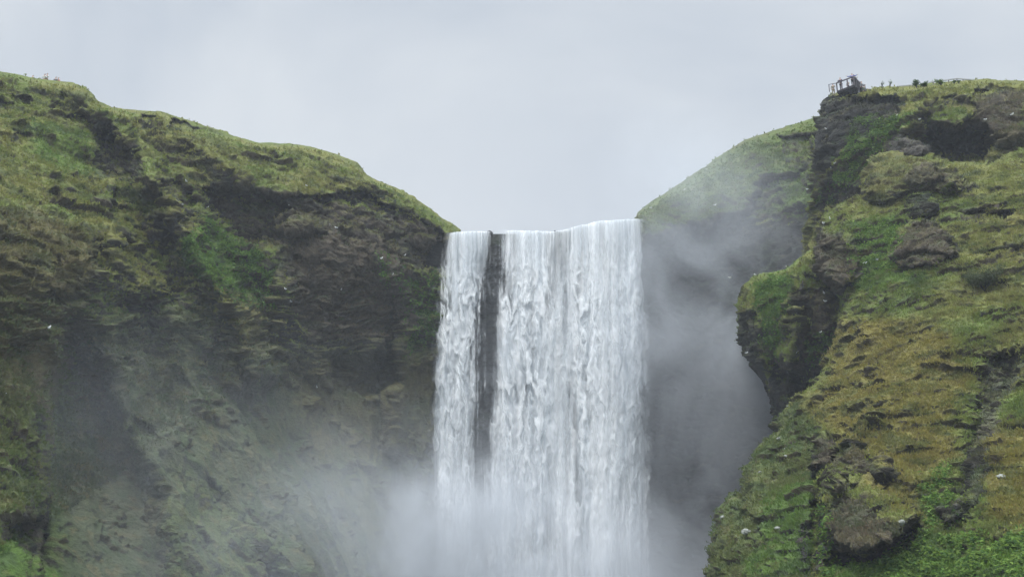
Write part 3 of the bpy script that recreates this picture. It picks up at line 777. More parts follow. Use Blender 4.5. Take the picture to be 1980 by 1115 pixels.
HERB = [(0.10, 0.175, 0.040), (0.13, 0.215, 0.050), (0.165, 0.245, 0.06), (0.07, 0.13, 0.04)]
leafy('right_slope', [[(1600, 1098), (1700, 1085), (1790, 1025), (1870, 1040), (1990, 1035), (2050, 1020), (2050, 1140), (1600, 1140)],
                      [(1650, 430), (1750, 425), (1730, 520), (1650, 560), (1640, 500)], [(1780, 930), (1830, 900), (1860, 1010), (1800, 1030)],
                      [(1576, 980), (1600, 985), (1612, 1090), (1580, 1100)]], 16000, 0.13, 11, 0.55, HERB + [(0.16, 0.24, 0.05)])
leafy('rock_buttress', [[(1465, 540), (1530, 530), (1520, 640), (1505, 700), (1480, 690), (1462, 590)], [(1560, 650), (1612, 640), (1600, 710), (1560, 715)]], 5000, 0.14, 12, 0.45, HERB[:2] + HERB[3:])
leafy('left_cliff', [[(350, 470), (400, 425), (470, 480), (532, 490), (536, 600), (470, 590), (365, 520)], [(785, 540), (855, 520), (850, 650), (780, 690)], [(730, 490), (785, 520), (785, 590), (740, 560)]], 9000, 0.2, 13, 0.5, HERB[:2] + HERB[3:])
leafy('right_cliff_top', [[(1660, 235), (1760, 228), (1745, 262), (1690, 320), (1600, 395), (1580, 390), (1630, 310)]], 6000, 0.16, 14, 0.5, HERB)

# ------------------------------------------------------------------ small mesh builder
class MB:
    def __init__(self): self.v, self.f = [], []
    def add(self, v, f):
        o = len(self.v); self.v += [tuple(x) for x in v]; self.f += [tuple(i+o for i in q) for q in f]
    def bar(self, a, b, w, h=None, up=(0, 0, 1)):
        a, b = Vector(a), Vector(b); h = h or w; d = (b-a).normalized()
        s_ = d.cross(Vector(up)); s_ = s_.normalized() if s_.length > 1e-4 else Vector((1, 0, 0)); u = s_.cross(d)
        c = [p + s_*(i*w/2) + u*(j*h/2) for p in (a, b) for i, j in ((-1, -1), (1, -1), (1, 1), (-1, 1))]
        self.add(c, [(0, 1, 2, 3), (7, 6, 5, 4), (0, 4, 5, 1), (1, 5, 6, 2), (2, 6, 7, 3), (3, 7, 4, 0)])
    def tube(self, pts, rad, n=6):
        pts = [Vector(p) for p in pts]; rad = rad if hasattr(rad, '__len__') else [rad]*len(pts); rings = []
        for i, p in enumerate(pts):
            d = (pts[min(i+1, len(pts)-1)] - pts[max(i-1, 0)]).normalized()
            s_ = d.cross(Vector((0.3, 0.2, 1))).normalized(); u = s_.cross(d)
            rings.append([p + (s_*math.cos(2*math.pi*k/n) + u*math.sin(2*math.pi*k/n))*rad[i] for k in range(n)])
        f = [(i*n+k, i*n+(k+1) % n, (i+1)*n+(k+1) % n, (i+1)*n+k) for i in range(len(pts)-1) for k in range(n)]
        self.add([v for r_ in rings for v in r_], f + [tuple(range(n))[::-1], tuple(range((len(pts)-1)*n, len(pts)*n))])
    def build(self, name, mat, parent=None, smooth=False):
        me = bpy.data.meshes.new(name); me.from_pydata(self.v, [], self.f); me.update()
        if smooth: me.polygons.foreach_set('use_smooth', [True]*len(me.polygons))
        me.materials.append(mat); o = bpy.data.objects.new(name, me); COL.objects.link(o)
        if parent is not None: o.parent = parent
        return o
def empty(name, loc, rz=0, **k):
    o = bpy.data.objects.new(name, None); o.location = tuple(loc); o.rotation_euler = (0, 0, rz)
    o.empty_display_size = 0.3; COL.objects.link(o); tag(o, **k); return o
def copy_thing(src, loc, rz=0, scale=1.0, label=None):
    r_ = src.copy(); COL.objects.link(r_); r_.location = tuple(loc); r_.rotation_euler = (0, 0, rz); r_.scale = (scale,)*3
    if label: r_['label'] = label
    for ch in list(src.children):
        c = ch.copy(); COL.objects.link(c); c.parent = r_
        for g_ in list(ch.children):
            d_ = g_.copy(); COL.objects.link(d_); d_.parent = c
    return r_

# ------------------------------------------------------------------ seabirds
white_f = simple('white_feathers', (0.86, 0.86, 0.84), 0.7, 0.05)
grey_f = simple('grey_feathers', (0.36, 0.38, 0.40), 0.7, 0.1)
beak_m = simple('yellow_beak', (0.6, 0.42, 0.08), 0.4, 0.05)
def make_bird():
    r_ = empty('seabird', (0, 0, 0))
    b = MB()
    b.tube([(-0.27, 0, 0.13), (-0.20, 0, 0.14), (-0.08, 0, 0.13), (0.05, 0, 0.14), (0.13, 0, 0.18), (0.17, 0, 0.23), (0.20, 0, 0.275), (0.235, 0, 0.28), (0.26, 0, 0.27)],
           [0.015, 0.05, 0.105, 0.115, 0.09, 0.06, 0.055, 0.05, 0.015], 10)
    b.build('body', white_f, r_, True)
    for sgn in (-1, 1):
        w_ = MB()
        w_.add([(0.10, sgn*0.10, 0.21), (0.12, sgn*0.115, 0.14), (-0.10, sgn*0.115, 0.11), (-0.33, sgn*0.02, 0.13), (-0.12, sgn*0.07, 0.235), (0.0, sgn*0.125, 0.17), (-0.14, sgn*0.105, 0.16)],
               [(0, 4, 5), (4, 3, 6), (4, 6, 5), (6, 3, 2), (5, 6, 2), (5, 2, 1), (0, 5, 1)])
        w_.build('wing', grey_f, r_)
    k = MB(); k.tube([(0.255, 0, 0.272), (0.30, 0, 0.262)], [0.014, 0.005], 5); k.build('beak', beak_m, r_)
    return r_
BIRDS = [
    ('left_cliff', 203, 492, 'white seabird at the foot of a small dark hollow below the left grassy shoulder'),
    ('left_cliff', 360, 354, 'white seabird on a grassy lip at the upper left of the long dark overhang'),
    ('left_cliff', 350, 397, 'white seabird at the mossy corner below a dark rock hollow of the left cliff'),
    ('left_cliff', 401, 403, 'white seabird on bright green plants under the left end of the dark overhang'),
    ('left_cliff', 442, 566, 'lone white seabird on the long grassy spur that runs down the left cliff'),
    ('left_cliff', 232, 739, 'single white seabird low on the misty left cliff, far from all the others'),
    ('left_cliff', 93, 637, 'pale bird on the brown mossy buttress at the far left of the photo'),
    ('left_cliff', 10, 763, 'pale bird at the left edge of the photo on misty rock'),
    ('left_cliff', 594, 361, 'white seabird on turf just above the middle of the dark overhang'),
    ('left_cliff', 558, 399, 'white seabird on the pale rock beneath the overhang, above the green tongue of moss'),
    ('left_cliff', 637, 437, 'left one of two white seabirds at the right end of the green moss ledge'),
    ('left_cliff', 651, 443, 'right one of two white seabirds at the right end of the green moss ledge'),
    ('left_cliff', 738, 501, 'white seabird at the upper tip of the narrow green strip near the waterfall'),
    ('left_cliff', 760, 531, 'white seabird in the middle of the narrow green strip left of the waterfall'),
    ('left_cliff', 551, 560, 'upper one of two white seabirds at the left edge of the brown layered rock face'),
    ('left_cliff', 563, 583, 'lower one of two white seabirds at the left edge of the brown layered rock face'),
    ('left_cliff', 660, 562, 'white seabird in the centre of the brown layered rock face'),
    ('left_cliff', 782, 494, 'white seabird on dark rock right of the narrow green strip, nearest to the waterfall'),
    ('left_cliff', 613, 751, 'white seabird low on the wall above the spray cloud left of the waterfall'),
    ('right_cliff_top', 1817, 209, 'white seabird on the green dome above the big dark cave at upper right'),
    ('right_cliff_top', 1734, 224, 'white seabird at the top of the green gully right of the viewing platform'),
    ('right_cliff_top', 1780, 232, 'pale seabird on dark rock left of the green dome at upper right'),
    ('right_cliff_top', 1597, 251, 'white seabird on the dark cliff edge straight below the viewing platform'),
    ('right_cliff_top', 1605, 325, 'lower one of two white seabirds low on the dark face under the viewing platform'),
    ('right_cliff_top', 1614, 318, 'upper one of two white seabirds low on the dark face under the viewing platform'),
    ('right_cliff_top', 1659, 295, 'pale seabird half way down the green gully below the viewing platform'),
    ('right_cliff_top', 1957, 223, 'pale seabird on grey broken rock near the right edge of the photo'),
    ('right_cliff_top', 1906, 233, 'pale seabird on the rock above the right corner of the big dark cave'),
    ('right_slope', 1605, 424, 'upper one of two white seabirds on the mossy corner of the near right slope'),
    ('right_slope', 1594, 433, 'lower one of two white seabirds on the mossy corner of the near right slope'),
    ('rock_buttress', 1521, 518, 'white seabird on the green crest of the buttress, where it climbs toward the near slope'),
    ('rock_buttress', 1460, 533, 'white seabird on the outermost top of the green buttress against the mist'),
    ('right_slope', 1697, 505, 'right one of two white seabirds on lush green plants right of the brown rock bulge'),
    ('right_slope', 1673, 510, 'left one of two white seabirds on lush green plants right of the brown rock bulge'),
    ('rock_buttress', 1593, 567, 'upper one of two white seabirds on dark rock left of the small black arch'),
    ('rock_buttress', 1594, 583, 'lower one of two white seabirds on dark rock left of the small black arch'),
    ('rock_buttress', 1584, 644, 'small pale seabird on layered rock midway down the buttress'),
    ('rock_buttress', 1541, 683, 'white seabird low on the buttress above its dark overhanging foot'),
    ('rock_buttress', 1445, 685, 'pale seabird at the dark outer edge of the buttress against the mist'),
    ('gorge_wall', 1367, 330, 'small pale seabird high on the misty grass hill right of the waterfall'),
    ('gorge_wall', 1323, 368, 'small pale seabird on the misty grass hill, left of a dark streaked rock band'),
    ('gorge_wall', 1382, 397, 'small pale seabird on the misty hill just above the foggy rock wall'),
    ('gorge_wall', 1258, 404, 'pale seabird on the grassy corner beside the right end of the waterfall lip'),
    ('gorge_wall', 1562, 366, 'pale seabird on the shaded green slope behind the near buttress'),
]
_b0 = None
rnd = random.Random(5)
for sh, bx_, by_, lab in BIRDS:
    p, n_ = on(sh, bx_, by_)
    loc = p + n_*0.06 + np.array([0, -0.05, 0.0])
    rz = rnd.uniform(-2.9, -0.2) if rnd.random() < 0.7 else rnd.uniform(0, 6)
    if _b0 is None:
        _b0 = make_bird(); _b0.location = tuple(loc); _b0.rotation_euler = (0, 0, rz); o = _b0
        tag(_b0, lab, 'seabird', 'white seabirds perched on the cliffs')
    else: o = copy_thing(_b0, loc, rz, label=lab)
    o.scale = (rnd.uniform(0.62, 0.85),)*3
def flying_bird(px, py, Y, label, rz):
    r_ = empty('flying_seabird', at(px, py, Y), rz, label=label, cat='seabird')
    b = MB(); b.tube([(-0.26, 0, 0), (-0.15, 0, 0), (0, 0, 0), (0.12, 0, 0), (0.2, 0, 0.01), (0.25, 0, 0)], [0.02, 0.05, 0.08, 0.06, 0.045, 0.01], 8); b.build('body', white_f, r_, True)
    for sg in (-1, 1):
        w_ = MB(); w_.add([(0.10, sg*.04, .03), (0.12, sg*.32, .12), (-0.04, sg*.68, .06), (-0.10, sg*.34, .10), (-0.09, sg*.04, .02), (0.02, sg*.3, .135)],
                          [(0, 1, 5), (1, 2, 5), (2, 3, 5), (3, 4, 5), (4, 0, 5)]); w_.build('wing', grey_f, r_)
flying_bird(1411, 536, 128, 'pale seabird flying in the mist between waterfall and buttress', 0.4)

# ------------------------------------------------------------------ loose stones on the near right slope
stone_m = simple('lichen_stone', (0.24, 0.25, 0.22), 0.9, 0.35, 5)
def stone(px, py, size, lab, seed, sheet='right_slope', mat=None, group='pale stones lying on the near slope', squash=0.7):
    p, n_ = on(sheet, px, py)
    r_ = np.random.RandomState(seed)
    import bmesh
    bm = bmesh.new(); bmesh.ops.create_icosphere(bm, subdivisions=3, radius=size)
    co = np.array([v.co for v in bm.verts]); q = co/size
    dd = 1 + 0.35*fbm(q + seed*3.1, 0.9, 3) + 0.22*(worley(q + seed, 0.8)[2]-0.5)
    co = co*dd[:, None]*np.array([1.25, 0.9, squash])
    for v, c in zip(bm.verts, co): v.co = c
    me = bpy.data.meshes.new('stone'); bm.to_mesh(me); bm.free(); me.materials.append(mat or stone_m)
    o = bpy.data.objects.new('stone', me); COL.objects.link(o); o.location = tuple(p + n_*size*0.25); o.rotation_euler = (r_.uniform(-.3, .3), r_.uniform(-.3, .3), r_.uniform(0, 6))
    tag(o, lab, 'stone', group)
for i, (a_, b_, c_, lab) in enumerate([
        (1398, 999, .17, 'round pale green stone near the lower left edge of the near slope'),
        (1445, 1030, .26, 'largest pale stone, low on the dark green ridge beside the foggy gorge'),
        (1506, 849, .18, 'flat pale stone on the ridge just below the foot of the buttress'),
        (1516, 866, .13, 'small pale stone directly under a flat pale stone on the ridge'),
        (1469, 912, .12, 'small pale stone near the outer edge half way down the ridge'),
        (1521, 881, .11, 'lower right pale stone of the three close together on the ridge'),
        (1503, 1021, .15, 'pale stone on bright green grass left of the big dark boulder'),
        (1526, 786, .15, 'light stone on the ridge corner where the buttress meets the near slope'),
        (1935, 922, .2, 'light mossy stone on the ochre tussocks at the right edge'),
        (1742, 1008, .2, 'grey stone stuck on the upper face of the big dark boulder')]):
    stone(a_, b_, c_, lab, i+3)

wet_m = simple('wet_basalt', (0.035, 0.036, 0.038), 0.45, 0.3, 3)
for i, (a_, b_, c_, lab) in enumerate([
        (948, 450, .45, 'dark wet rock that splits the water at the top of the dark gap'),
        (1075, 449, .30, 'dark wet rock on the waterfall lip right of its middle'),
        (1192, 430, .30, 'low dark wet rock on the waterfall lip near its right end')]):
    stone(a_, b_, c_, lab, i+40, 'gorge_wall', wet_m, 'dark wet rocks on the waterfall lip', 0.45)

# ------------------------------------------------------------------ viewing platform
wood = simple('dark_timber', (0.030, 0.031, 0.036), 0.8, 0.3, 4)
steel = simple('grey_railing', (0.10, 0.09, 0.10), 0.5, 0.15, 4)
wire = simple('galvanised_wire', (0.42, 0.43, 0.45), 0.5, 0.1, 4)
def ratio(py):
    b = (H/2-py)/F; return (SP + b*CP)/(CP - b*SP)
def level(px, py, z):
    return Vector(at(px, py, (z-CAMZ)/ratio(py)))
pc, _ = on('right_cliff_top', 1640, 179)
ZD = float(at(1640, 176.5, 127.0)[2]) + 0.1
cL, cN, cR = level(1619, 176, ZD), level(1652, 163.5, ZD), level(1665, 176, ZD)
cB = cL + (cR - cN)
vp = empty('viewing_platform', (cL + cR)/2, label='dark timber viewing platform with grey railing on the edge of the upper right cliff', cat='platform')
org = Vector(vp.location)
def loc_(v): return Vector(v) - org
UP = Vector((0, 0, 1))
m_ = MB()
for k in range(15):
    t = k/14; m_.bar(loc_(cL.lerp(cN, t)), loc_(cB.lerp(cR, t)), 0.13, 0.05)
m_.build('deck', wood, vp)
m_ = MB()
for a_, b_ in ((cL, cN), (cN, cR), (cR, cB), (cB, cL)):
    m_.bar(loc_(a_ - UP*.16), loc_(b_ - UP*.16), 0.12, 0.26)
for t in (0.33, 0.66): m_.bar(loc_(cL.lerp(cB, t) - UP*.16), loc_(cN.lerp(cR, t) - UP*.16), 0.1, 0.2)
m_.build('deck_frame', wood, vp)
foot = [Vector(on('right_cliff_top', x_, y_)[0]) for x_, y_ in ((1624, 181), (1634, 182), (1646, 182), (1656, 181), (1664, 180))]
for f_, t_ in zip(foot, (cL.lerp(cN, .15), cL.lerp(cN, .45), cL.lerp(cN, .75), cN, cN.lerp(cR, .6))):
    s_ = MB(); s_.bar(loc_(f_ - UP*.3), loc_(t_ - UP*.25), 0.16); s_.build('support_post', wood, vp)
s_ = MB(); s_.bar(loc_(foot[0]), loc_(cN - UP*.3), 0.14); s_.bar(loc_(foot[3]), loc_(cL.lerp(cN, .3) - UP*.3), 0.14); s_.build('brace', wood, vp)
posts = [cL, cL.lerp(cN, .28), cL.lerp(cN, .62), cN, cN.lerp(cR, .35), cN.lerp(cR, .7), cR]
for p_ in posts:
    s_ = MB(); s_.bar(loc_(p_ - UP*.1), loc_(p_ + UP*1.12), 0.13); s_.build('rail_post', steel, vp)
stairL = level(1604, 177.5, ZD - 0.9)
s_ = MB(); s_.bar(loc_(stairL), loc_(stairL + UP*1.0), 0.08); s_.build('rail_post', steel, vp)
s_ = MB()
for h_ in (1.12,):
    s_.bar(loc_(stairL + UP*h_*0.9), loc_(cL + UP*h_), 0.07); s_.bar(loc_(cL + UP*h_), loc_(cN + UP*h_), 0.13); s_.bar(loc_(cN + UP*h_), loc_(cR + UP*h_), 0.13)
s_.build('handrail', steel, vp)
s_ = MB()
for k in range(9):
    h_ = 0.1 + 0.11*k; s_.bar(loc_(cN + UP*h_), loc_(cR + UP*h_), 0.06)
for k in range(10):
    q_ = cN.lerp(cR, (k+.5)/10); s_.bar(loc_(q_), loc_(q_ + UP*1.05), 0.035)
s_.build('mesh_panel', wood, vp)
# steps that climb to the deck on the right
s_ = MB(); eR = level(1674, 178, ZD - 0.8)
for k in range(5):
    q_ = cR.lerp(eR, (k+.5)/5); s_.bar(loc_(q_ + Vector((0, -.35, 0))), loc_(q_ + Vector((0, .35, 0))), 0.22, 0.05)
s_.bar(loc_(cR - UP*.1), loc_(eR - UP*.1), 0.06, 0.2); s_.bar(loc_(cR + UP*1.1), loc_(eR + UP*1.0), 0.06); s_.bar(loc_(eR), loc_(eR + UP*1.0), 0.06)
s_.build('steps', steel, vp)

# ------------------------------------------------------------------ people
skin_m = simple('skin', (0.46, 0.30, 0.23), 0.6, 0.05)
def cloth(name, c): return simple(name, c, 0.9, 0.15)
def skin_obj(name, chains, mat, parent, sub=1):
    """one continuous surface grown over a skeleton; chains are lists of (x, y, z, r)"""
    vs_, es, rad, seen = [], [], [], {}
    for ch in chains:
        prev = None
        for x, y, z, r_ in ch:
            key = (round(x, 3), round(y, 3), round(z, 3))
            if key not in seen: seen[key] = len(vs_); vs_.append((x, y, z)); rad.append(r_)
            i = seen[key]
            if prev is not None and prev != i: es.append((prev, i))
            prev = i
    me = bpy.data.meshes.new(name); me.from_pydata(vs_, es, []); me.update(); me.materials.append(mat)
    o = bpy.data.objects.new(name, me); COL.objects.link(o); o.parent = parent
    sm = o.modifiers.new('skin', 'SKIN'); sm.use_smooth_shade = True
    for i, d_ in enumerate(me.skin_vertices[0].data):
        d_.radius = (rad[i], rad[i]); d_.use_root = (i == 0)
    ss = o.modifiers.new('sub', 'SUBSURF'); ss.levels = sub; ss.render_levels = sub
    return o
def person(loc, rz, label, top, legs_c, hair_c, height=1.74, pose='stand', hat=None, group=None):
    r_ = empty('person', loc, rz, label=label, cat='person', group=group)
    k = height/1.74; r_.scale = (k, k, k)
    lean = 0.10 if pose == 'lean' else 0.0
    crouch = pose == 'crouch'
    hz = 0.55 if crouch else 0.93
    pel = (0, 0, hz, .13)
    chest = (0, lean*.7, hz+.30, .155); sh = (0, lean, hz+.48, .10); neck = (0, lean, hz+.58, .055)
    jaw = (0, lean+.02, hz+.66, .075); head = (0, lean+.01, hz+.74, .098); crown = (0, lean, hz+.80, .06)
    nose = (0, lean+.115, hz+.715, .018)
    body = [[pel, (0, lean*.3, hz+.14, .12), chest, sh, neck, jaw, head, crown], [head, nose]]
    legs, arms = [], []
    for s_ in (-1, 1):
        if crouch: ch = [pel, (s_*.11, .05, hz-.03, .09), (s_*.15, .38, hz-.05, .065), (s_*.13, .20, .10, .045), (s_*.13, .22, .05, .04), (s_*.14, .36, .03, .035)]
        else: ch = [pel, (s_*.10, 0, hz-.10, .092), (s_*.11, .02, .48, .062), (s_*.115, -.01, .10, .042), (s_*.115, 0, .05, .042), (s_*.13, .15, .03, .033)]
        legs.append(ch); body.append(ch)
        shd = (s_*.19, lean, hz+.46, .062)
        if pose == 'out': el, wr = (s_*.40, lean+.06, hz+.40, .045), (s_*.62, lean+.14, hz+.44, .034)
        elif pose == 'stand' and s_ == 1: el, wr = (s_*.27, lean-.03, hz+.18, .045), (s_*.28, lean+.04, hz-.06, .034)
        else: el, wr = (s_*.26, lean+.10, hz+.22, .045), (s_*.20, lean+.34, hz+.22, .034)
        d_ = Vector(wr[:3]) - Vector(el[:3]); d_.normalize()
        palm = tuple(Vector(wr[:3]) + d_*.06) + (.030,)
        ac = [sh, shd, el, wr]; arms.append(ac); body.append(ac + [palm])
        side = d_.cross(Vector((0, 0, 1))); side.normalize(); dn = side.cross(d_)
        for q_, ln in zip((-1.5, -.5, .5, 1.5), (.065, .078, .074, .055)):
            b0 = Vector(palm[:3]) + side*q_*.018 + d_*.03
            body.append([palm, tuple(b0) + (.010,), tuple(b0 + d_*ln*.5 + dn*.005) + (.009,), tuple(b0 + d_*ln + dn*.02) + (.008,)])
        body.append([palm, tuple(Vector(palm[:3]) - side*.035 + d_*.01) + (.012,), tuple(Vector(palm[:3]) - side*.05 + d_*.045) + (.009,)])
    skin_obj('body', body, skin_m, r_)
    g = lambda c, a=.016: c[:3] + (c[3]+a,)
    skin_obj('jacket', [[g(pel, .02), (0, lean*.3, hz+.14, .145), g(chest, .02), g(sh, .02)]] + [[g(c) for c in a_] for a_ in arms], top, r_)
    skin_obj('trousers', [[g(c) for c in l_[:4]] for l_ in legs], legs_c, r_)
    skin_obj('hat' if hat else 'hair', [[(0, lean-.03, hz+.70, .085), (0, lean-.015, hz+.77, .098), (0, lean-.01, hz+.815, .062)]], hat or hair_c, r_)
    for l_ in legs:
        skin_obj('shoe', [[g(l_[3], .006), g(l_[4], .012), g(l_[5], .012)]], SHOE, r_)
    return r_
SHOE = cloth('shoe_leather', (.03, .03, .03))
navy = cloth('navy_fleece', (.035, .05, .14)); blue = cloth('blue_fleece', (.10, .13, .38)); black = cloth('black_fabric', (.02, .02, .022))
khaki = cloth('khaki_cloth', (.28, .25, .18)); purple = cloth('dark_purple_shell', (.09, .08, .12)); grey = cloth('grey_shell', (.20, .21, .23))
pale = cloth('halo_pale_cloth', (.55, .56, .56)); brown_h = cloth('brown_hair', (.05, .035, .025)); green_c = cloth('olive_shell', (.10, .13, .09)); redc = cloth('dull_pink_shell', (.45, .25, .24))  # pale cloth has the bright skyline halo painted into the hikers' clothes
DZ = Vector((0, 0, 0.03)); PI = math.pi
PG = 'visitors on and around the viewing platform'
c_ = (cL + cN + cR + cB)/4
def inside(p_, t): return p_.lerp(c_, t) + DZ
person(inside(cN, .22), PI*.9, 'person in a blue top with arms out at the high corner of the viewing platform', blue, black, brown_h, pose='out', group=PG)
person(inside(cL.lerp(cN, .14), .2), PI*.8, 'tall person in dark clothes at the left end of the platform railing', purple, black, brown_h, pose='lean', group=PG)
person(inside(cL.lerp(cN, .55), .8), PI*.8, 'small person in brown seen between the platform railing posts', khaki, black, brown_h, height=1.25, group=PG)
person(inside(cN.lerp(cR, .28), .22), PI*1.1, 'person in dark grey beside the blue one at the platform corner', grey, black, brown_h, pose='lean', group=PG)
person(stairL.lerp(cL, .62) + Vector((0, .35, -.35)), PI*.9, 'person in light clothes and olive hat at the left foot of the railing', khaki, khaki, brown_h, height=1.6, hat=green_c, group=PG)
person(cR.lerp(eR, .35) + Vector((0, .15, -.25)), PI*1.2, 'upper person on the steps right of the platform, in a grey shell', grey, black, brown_h, group=PG)
person(cR.lerp(eR, .85) + Vector((0, .15, -.65)), PI*1.2, 'lower person on the steps right of the platform, in an olive shell', green_c, black, brown_h, height=1.6, group=PG)
# hikers whose upper bodies show over the left crest
for px_, py_, vis, lab, top_ in ((63, 152.5, .45, 'leftmost hiker, seen alone above the crest of the left hill', grey),
                           (85.5, 154, .80, 'left hiker of the tallest pair on the left hill crest, clothes coloured pale for the halo', pale),
                           (90, 154.2, .88, 'right hiker of the tallest pair on the left hill crest, clothes coloured pale for the halo', pale),
                           (107.5, 156, .50, 'hiker in grey, left of the last two on the left hill crest', grey),
                           (112.5, 156.3, .42, 'rightmost and lowest hiker on the left hill crest, in pinkish clothes', redc)):
    p_, _ = on('left_cliff', px_, py_)
    up_ = Vector(at(px_, py_, p_[1]))
    back = (1.74 - vis)/0.60
    q_ = up_ + Vector((up_.x/up_.y*back, back, 0))
    person(q_, PI, lab, top_, black, brown_h, group='hikers on the left hill crest')

# ------------------------------------------------------------------ path fence and shrubs at the upper right crest
def fence():
    pts = [(1735, 167), (1765, 164.5), (1790, 161.5), (1804, 158), (1834, 154.5), (1850, 152), (1862, 153), (1892, 155.5)]
    base = [(1735, 171), (1765, 169), (1790, 168), (1804, 165.5), (1834, 161), (1850, 160), (1862, 158.5), (1892, 156.5)]
    r_ = empty('path_fence', at(1804, 165, 125.5), label='thin grey post and rail fence on the grassy crest at upper right', cat='fence')
    o_ = Vector(r_.location); prev = None
    for (a_, b_), (a2, b2) in zip(pts, base):
        t_ = Vector(at(a_, b_, 126)); g_ = Vector(at(a2, b2, 126)); g_.z = t_.z - 1.0
        q_ = MB(); q_.bar(g_ - o_ - UP*.3, t_ - o_, 0.09); q_.build('post', steel, r_)
        if prev is not None:
            q_ = MB(); q_.bar(prev - o_, t_ - o_, 0.13); q_.bar(prev - o_ - UP*.5, t_ - o_ - UP*.5, 0.03); q_.build('rail', wire, r_)
        prev = t_
fence()
def shrub(px, py, Y, w, h, lab, seed, n=700, cols=None, lean=0.0):
    base = Vector(at(px, py, Y)); r_ = empty('shrub', base, label=lab, cat='shrub', group='shrubs on the right crest')
    rr = np.random.RandomState(seed); st = MB(); tips = []
    for k in range(9):
        a_ = rr.uniform(0, 6.28); q = rr.uniform(.2, 1)
        tp = Vector((math.cos(a_)*w*q*.5 + lean*h, math.sin(a_)*w*q*.4, h*rr.uniform(.5, 1)))
        st.tube([(0, 0, -.3), tp*.5 + Vector((0, 0, .08*h)), tp], [.03, .018, .008], 5); tips.append(tp)
    st.build('stem', wood, r_)
    T = np.array([tuple(t) for t in tips])
    c0 = T[rr.randint(0, len(T), n)]*rr.uniform(.45, 1.05, (n, 1)) + rr.normal(size=(n, 3))*[w*.10, w*.10, h*.09]
    nn = unit(rr.normal(size=(n, 3)) + [0, -.2, .8]); t = unit(np.cross(nn, rr.normal(size=(n, 3)))); b = np.cross(nn, t)
    sz = rr.uniform(.04, .09, (n, 1))
    V = np.stack([c0 - t*sz, c0 - b*sz*.6, c0 + t*sz, c0 + b*sz*.6], 1).reshape(-1, 3)
    cc = np.array(cols or HERB)[rr.randint(0, len(cols or HERB), n)]*rr.uniform(.6, 1.3, (n, 1))
    f_ = mesh_from_arrays('foliage', V, (np.arange(n)*4)[:, None] + np.arange(4)[None], LEAF, dict(albedo=np.repeat(cc, 4, 0)), smooth=False)
    f_.parent = r_
DKS = [(0.06, 0.11, 0.04), (0.08, 0.13, 0.05)]
shrub(1772, 167, 124.5, 0.9, 0.9, 'upright dark shrub at the left end of the fence, tallest on the crest', 1, 700, DKS)
shrub(1787, 167, 124.4, 1.3, 0.5, 'low rounded dark green shrub in front of the rising fence rail', 2, 800, DKS)
shrub(1820, 163, 124.2, 1.5, 0.6, 'bright green shrub under the middle of the fence rail', 3, 700)
shrub(1845, 160.5, 124.0, 0.5, 0.3, 'small dark shrub below the highest point of the fence', 4, 250, DKS)
shrub(1854, 160, 124.0, 0.5, 0.3, 'small olive shrub just right of the highest point of the fence', 5, 250)
shrub(1705, 167.5, 126, 0.5, 0.75, 'thin wiry plant standing alone, nearest to the platform on the right crest', 6, 30, None, .2)
shrub(1720, 166.5, 126, 0.6, 0.8, 'thin wiry plant leaning right, between platform and fence', 7, 40, None, .3)
shrub(1903, 557, 86.5, 3.2, 1.5, 'round grey green bush in a hollow of the near right slope', 8, 4500, [(0.10, 0.12, 0.06), (0.075, 0.10, 0.045), (0.12, 0.135, 0.075)])

